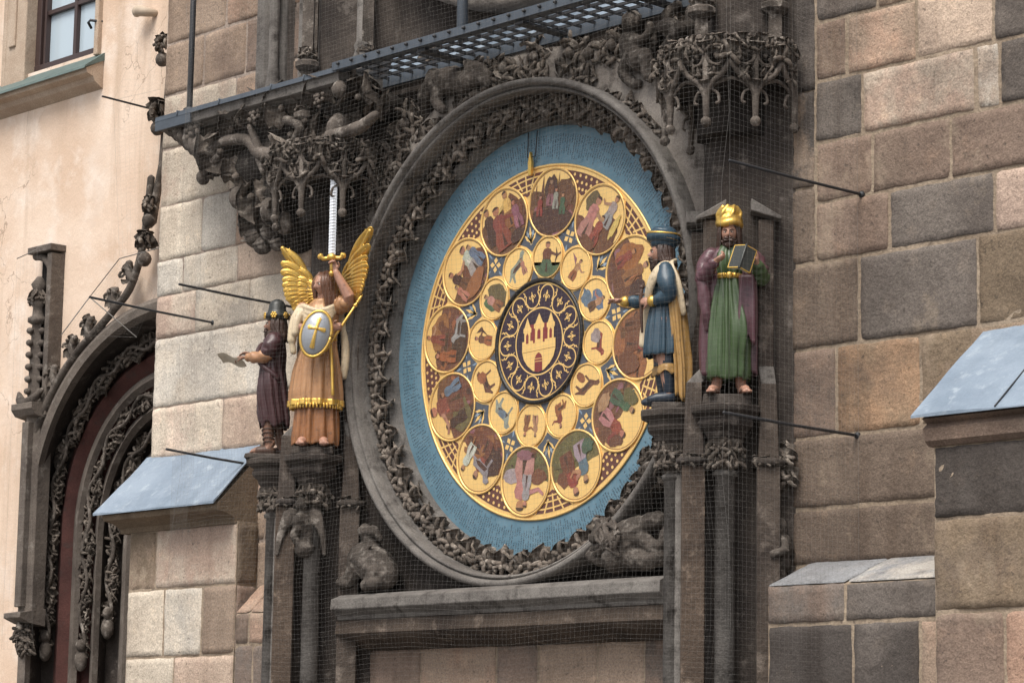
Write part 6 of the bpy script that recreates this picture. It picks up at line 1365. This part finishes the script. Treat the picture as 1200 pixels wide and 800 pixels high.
b = MB(); b.tube([(x0,-.10,.965),(x0,-.10,1.04)],.010,8); b.ell((x0,-.10,.955),(.016,.016,.016)); b.tube(spline([(x0-.062,-.105,1.055),(x0-.045,-.105,1.036),(x0,-.10,1.045),(x0+.045,-.105,1.04),(x0+.060,-.105,1.06)],14),[.015,.012]+[.012]*10+[.012,.015],8); b.ell((x0,-.106,1.046),(.028,.018,.020)); b.ell((x0-.066,-.105,1.048),(.014,.013,.016)); b.ell((x0+.066,-.105,1.055),(.014,.013,.016)); b.build('hilt', 'gold', sw)
sh = held('shield', S, (.01,-.165,.475), 'oval silver shield with a golden cross in front of the angel', 'shield')
cs = V3(.012,-.175,.605); ta = math.radians(13); ux = V3(math.cos(ta), 0, -math.sin(ta)); uz = V3(math.sin(ta), 0, math.cos(ta)); rx, rz = .082, .128
def dome(mb, k, y0, m=0):
    nr, na = 7, 48; V = []
    for j in range(nr+1):
        r = k*j/nr
        for i in range(na): a = 2*PI*i/na; V.append(cs+ux*rx*r*math.cos(a)+uz*rz*r*math.sin(a)+V3(0,y0-.030*(1-r*r),0))
    mb.add(V, [[j*na+i, j*na+(i+1) % na, (j+1)*na+(i+1) % na, (j+1)*na+i] for j in range(nr) for i in range(na)], m, True)
b = MB(); dome(b, .97, 0); b.build('field', 'silver', sh, solid=.005)
b = MB(); b.tube([cs+ux*rx*math.cos(a)+uz*rz*math.sin(a) for a in np.linspace(0, 2*PI, 49)], .009, 8, cap=False); b.build('rim', 'gold', sh)
b = MB(); ex = unit(ux+uz*.06)
def bar(p, d, L, w0, w1):
    s = np.cross(d, V3(0,1,0)); s = s/np.linalg.norm(s); A = []
    for i in range(11):
        u = i/10; c = p+d*L*u; w = w0+(w1-w0)*u**1.6
        for k in (-1, 0, 1): q = c+s*w*k+d*(.006 if (i == 10 and k == 0) else 0); A.append(q+V3(0, -.0365+.030*(((q-cs)@ux/rx)**2+((q-cs)@uz/rz)**2)-(.002 if k == 0 else 0), 0))
    n_ = len(A); B = [q+V3(0,.007,0) for q in A]; F = [[i*3+k, i*3+k+1, i*3+k+4, i*3+k+3] for i in range(10) for k in (0, 1)]
    F += [[i*3, i*3+3, n_+i*3+3, n_+i*3] for i in range(10)]+[[i*3+2, i*3+5, n_+i*3+5, n_+i*3+2] for i in range(10)]+[[30,31,n_+31,n_+30],[31,32,n_+32,n_+31]]
    b.add(A+B, F, 0, False)
cc = cs+uz*.026
for d, L, w1 in ((uz,.060,.013),(-uz,.108,.014),(ux,.046,.013),(-ux,.046,.013)): bar(cc, d, L, .0065, w1)
b.ell(cc+V3(0,-.034,0),(.013,.006,.013)); b.build('cross', 'gold', sh)
b = MB(); q0, q1 = V3(.06,-.13,.52), V3(.255,-.10,.84); b.tube([q0, (q0+q1)/2, q0+(q1-q0)*.86],[.008,.008,.007],8); d = unit(q1-q0)
for u, r in ((.80,.013),(.86,.010)): b.ell(q0+(q1-q0)*u,(r,r,r))
b.tube([q0+(q1-q0)*.86, q0+(q1-q0)*.90, q1],[.006,.011,.002],8); held1(b, 'gilded_spear', 'gold', S, tuple(q0), 'short gilded spear slanting up from the hand behind the silver shield', 'spear')

# ---------------------------------------------------------------- the bearded robed man (left face of the left pier)
A4 = math.radians(-44); pedestal(-2.03, -.505, 3.666, A4, .22, .30, .03, 'plain dark stone slab under the sandals of the bearded robed man')
S = statue('painted_statue', V3(-2.03,-.50,3.696), A4, 1.04, 'painted statue of a bearded man in dark robe holding out a paper')
hc, h = (0, .015, .825), .128
b = MB(); 
b.tube([(0,.01,.44),(0,.01,.54),(0,.01,.65),(0,.015,.715),(0,.02,.75)],[.07,.06,.074,.058,.032],12, flat=(1.15,.8), ref=(1,0,0)); b.tube([(0,.02,.73),(0,.015,.79)],[.034,.033],10)
R = head_at(b, hc, h, .06, .0)
b.tube([(.045,.0,.45),(.045,-.02,.24),(.04,-.005,.15),(.035,.0,.04)],[.055,.038,.036,.024],10); b.tube([(-.045,.02,.45),(-.05,.03,.24),(-.05,.07,.04)],[.055,.042,.024],10); foot_at(b,(.035,.0,.05),V3(.05,-1,0),.125); foot_at(b,(-.05,.075,.05),V3(-.1,-1,0),.12)
b.tube([(.10,.02,.70),(.11,-.02,.605),(.085,-.15,.605)],[.036,.032,.020],9); b.tube([(-.10,.02,.70),(-.11,-.04,.62),(-.075,-.13,.648)],[.036,.03,.020],9)
hand_at(b,(.083,-.165,.605),V3(-.2,-1,-.10),V3(-.2,-.1,-1),.082,.7,side=-1); hand_at(b,(-.073,-.145,.650),V3(.15,-1,.12),V3(.2,0,-1),.08,.4)
b.build('body', 'skin2', S, remesh=.0036, smooth_it=1); eyes(S, hc, h, R)
b = MB(); drape(b, [(.185,0,.03,.098,.084,.012),(.23,0,.025,.102,.088,.014),(.34,0,.015,.104,.088,.013),(.46,0,.01,.100,.080,.010),(.54,0,.005,.098,.074,.007),(.64,0,.005,.104,.078,.006),(.70,0,.01,.098,.068,.003),(.735,0,.015,.066,.050,0),(.765,0,.015,.04,.04,0)], 7, 51, [(75,.44,40,.10,.018),(20,.40,30,.10,.012)], hem=.02, twist=1.3)
b.tube(spline([(-.06,-.07,.72),(.02,-.090,.64),(.09,-.055,.56),(.106,.02,.50),(.09,.06,.46)],16),np.array([.006]+[.016]*14+[.006]),8)

sleeve(b,[(.075,.02,.725),(.118,.012,.69),(.125,-.012,.63)],[.048,.056,.050],3); sleeve(b,[(-.075,.02,.725),(-.118,.012,.69),(-.12,-.03,.63)],[.048,.054,.046],4)
b.build('robe', 'aubergine', S, solid=.006)
b = MB(); sleeve(b,[(.12,-.005,.625),(.112,-.06,.603),(.096,-.115,.604),(.087,-.145,.605)],[.043,.040,.034,.026],5); sleeve(b,[(-.112,-.03,.625),(-.095,-.085,.635),(-.08,-.12,.645)],[.038,.034,.026],6); b.build('sleeve', 'tansleeve', S)
b = MB(); hair_on(b, hc, h, R, .045, 36, .011, 11, 60); beard_on(b, hc, h, R, .032, 12, 16, .010); brows(b, hc, h, R); b.build('hair', 'hair', S)
b = MB(); c = np.array(hc)+V3(0,.008,.035)
b.lathe(c[0], c[1], [(.058,c[2]-.004),(.076,c[2]+.012),(.078,c[2]+.030),(.064,c[2]+.040),(.055,c[2]+.062),(.050,c[2]+.095),(.036,c[2]+.120),(.012,c[2]+.132)], 24, sq=(.92,1.05)); b.build('hat', 'darkhat', S)
for a in np.linspace(0, 2*PI, 6, endpoint=False)+.35:
    b = MB(); p = c+V3(.076*.92*math.sin(a),-.076*1.05*math.cos(a),.022); n = V3(math.sin(a),-math.cos(a),0); w2 = V3(math.cos(a),math.sin(a),0); b.ell(p,[w2*.010,n*.009,V3(0,0,.010)])
    for q in range(6): e = w2*math.cos(q*1.047)+V3(0,0,math.sin(q*1.047)); b.ell(p+e*.014,[w2*.009,n*.006,V3(0,0,.009)], 0, (1,)*3, 7, 5)
    b.build('gold_rosette', 'gold', S)
b = MB()
for ax, ay, d in ((.035,.0,V3(.05,-1,0)),(-.05,.075,V3(-.1,-1,0))):
    d = unit(d); a = V3(ax,ay,0); s = np.cross(d,V3(0,0,1)); b.tube([a-d*.025+V3(0,0,.005),a+d*.06+V3(0,0,.004),a+d*.125+V3(0,0,.004)],[.026,.028,.018],8,flat=(.3,1),ref=(0,0,1)); b.tube([a-d*.02+V3(0,0,.02),a+d*.03+V3(0,0,.024),a+d*.07+V3(0,0,.020)],[.030,.033,.030],10)
for z, r in ((.07,.030),(.095,.034),(.125,.040),(.15,.042)): b.tube([(.036+r*math.sin(a),-.003+r*math.cos(a),z+.012*math.sin(a)) for a in np.linspace(0,2*PI,17)],.006,5,cap=False)
b.build('sandals', 'leather', S)
b = MB(); V = []; n1, n2 = 9, 7
for k in (0, 1):
    for j in range(n2):
        for i in range(n1):
            u, v = i/(n1-1)-.5, j/(n2-1)-.5; V.append(V3(.07,-.245,.590)+V3(-.06,-.08,-.03)*0+V3(.0,-.15,.025)*u+V3(-.07,.03,-.055)*v+V3(0,.0,.010*math.sin(u*7)+.006*math.sin(v*5)-.002*k))
o_ = n1*n2; b.add(V, [[j*n1+i,j*n1+i+1,(j+1)*n1+i+1,(j+1)*n1+i] for j in range(n2-1) for i in range(n1-1)]+[[o_+j*n1+i,o_+(j+1)*n1+i,o_+(j+1)*n1+i+1,o_+j*n1+i+1] for j in range(n2-1) for i in range(n1-1)], 0, True)
held1(b, 'paper_sheet', 'paper', S, (.07,-.245,.58), 'curled pale sheet of paper in the outstretched hand of the bearded man', 'paper')

# ------------------------------------------------------------------ tidy helper properties
for o in bpy.data.objects:
    if '_base' in o: del o['_base']
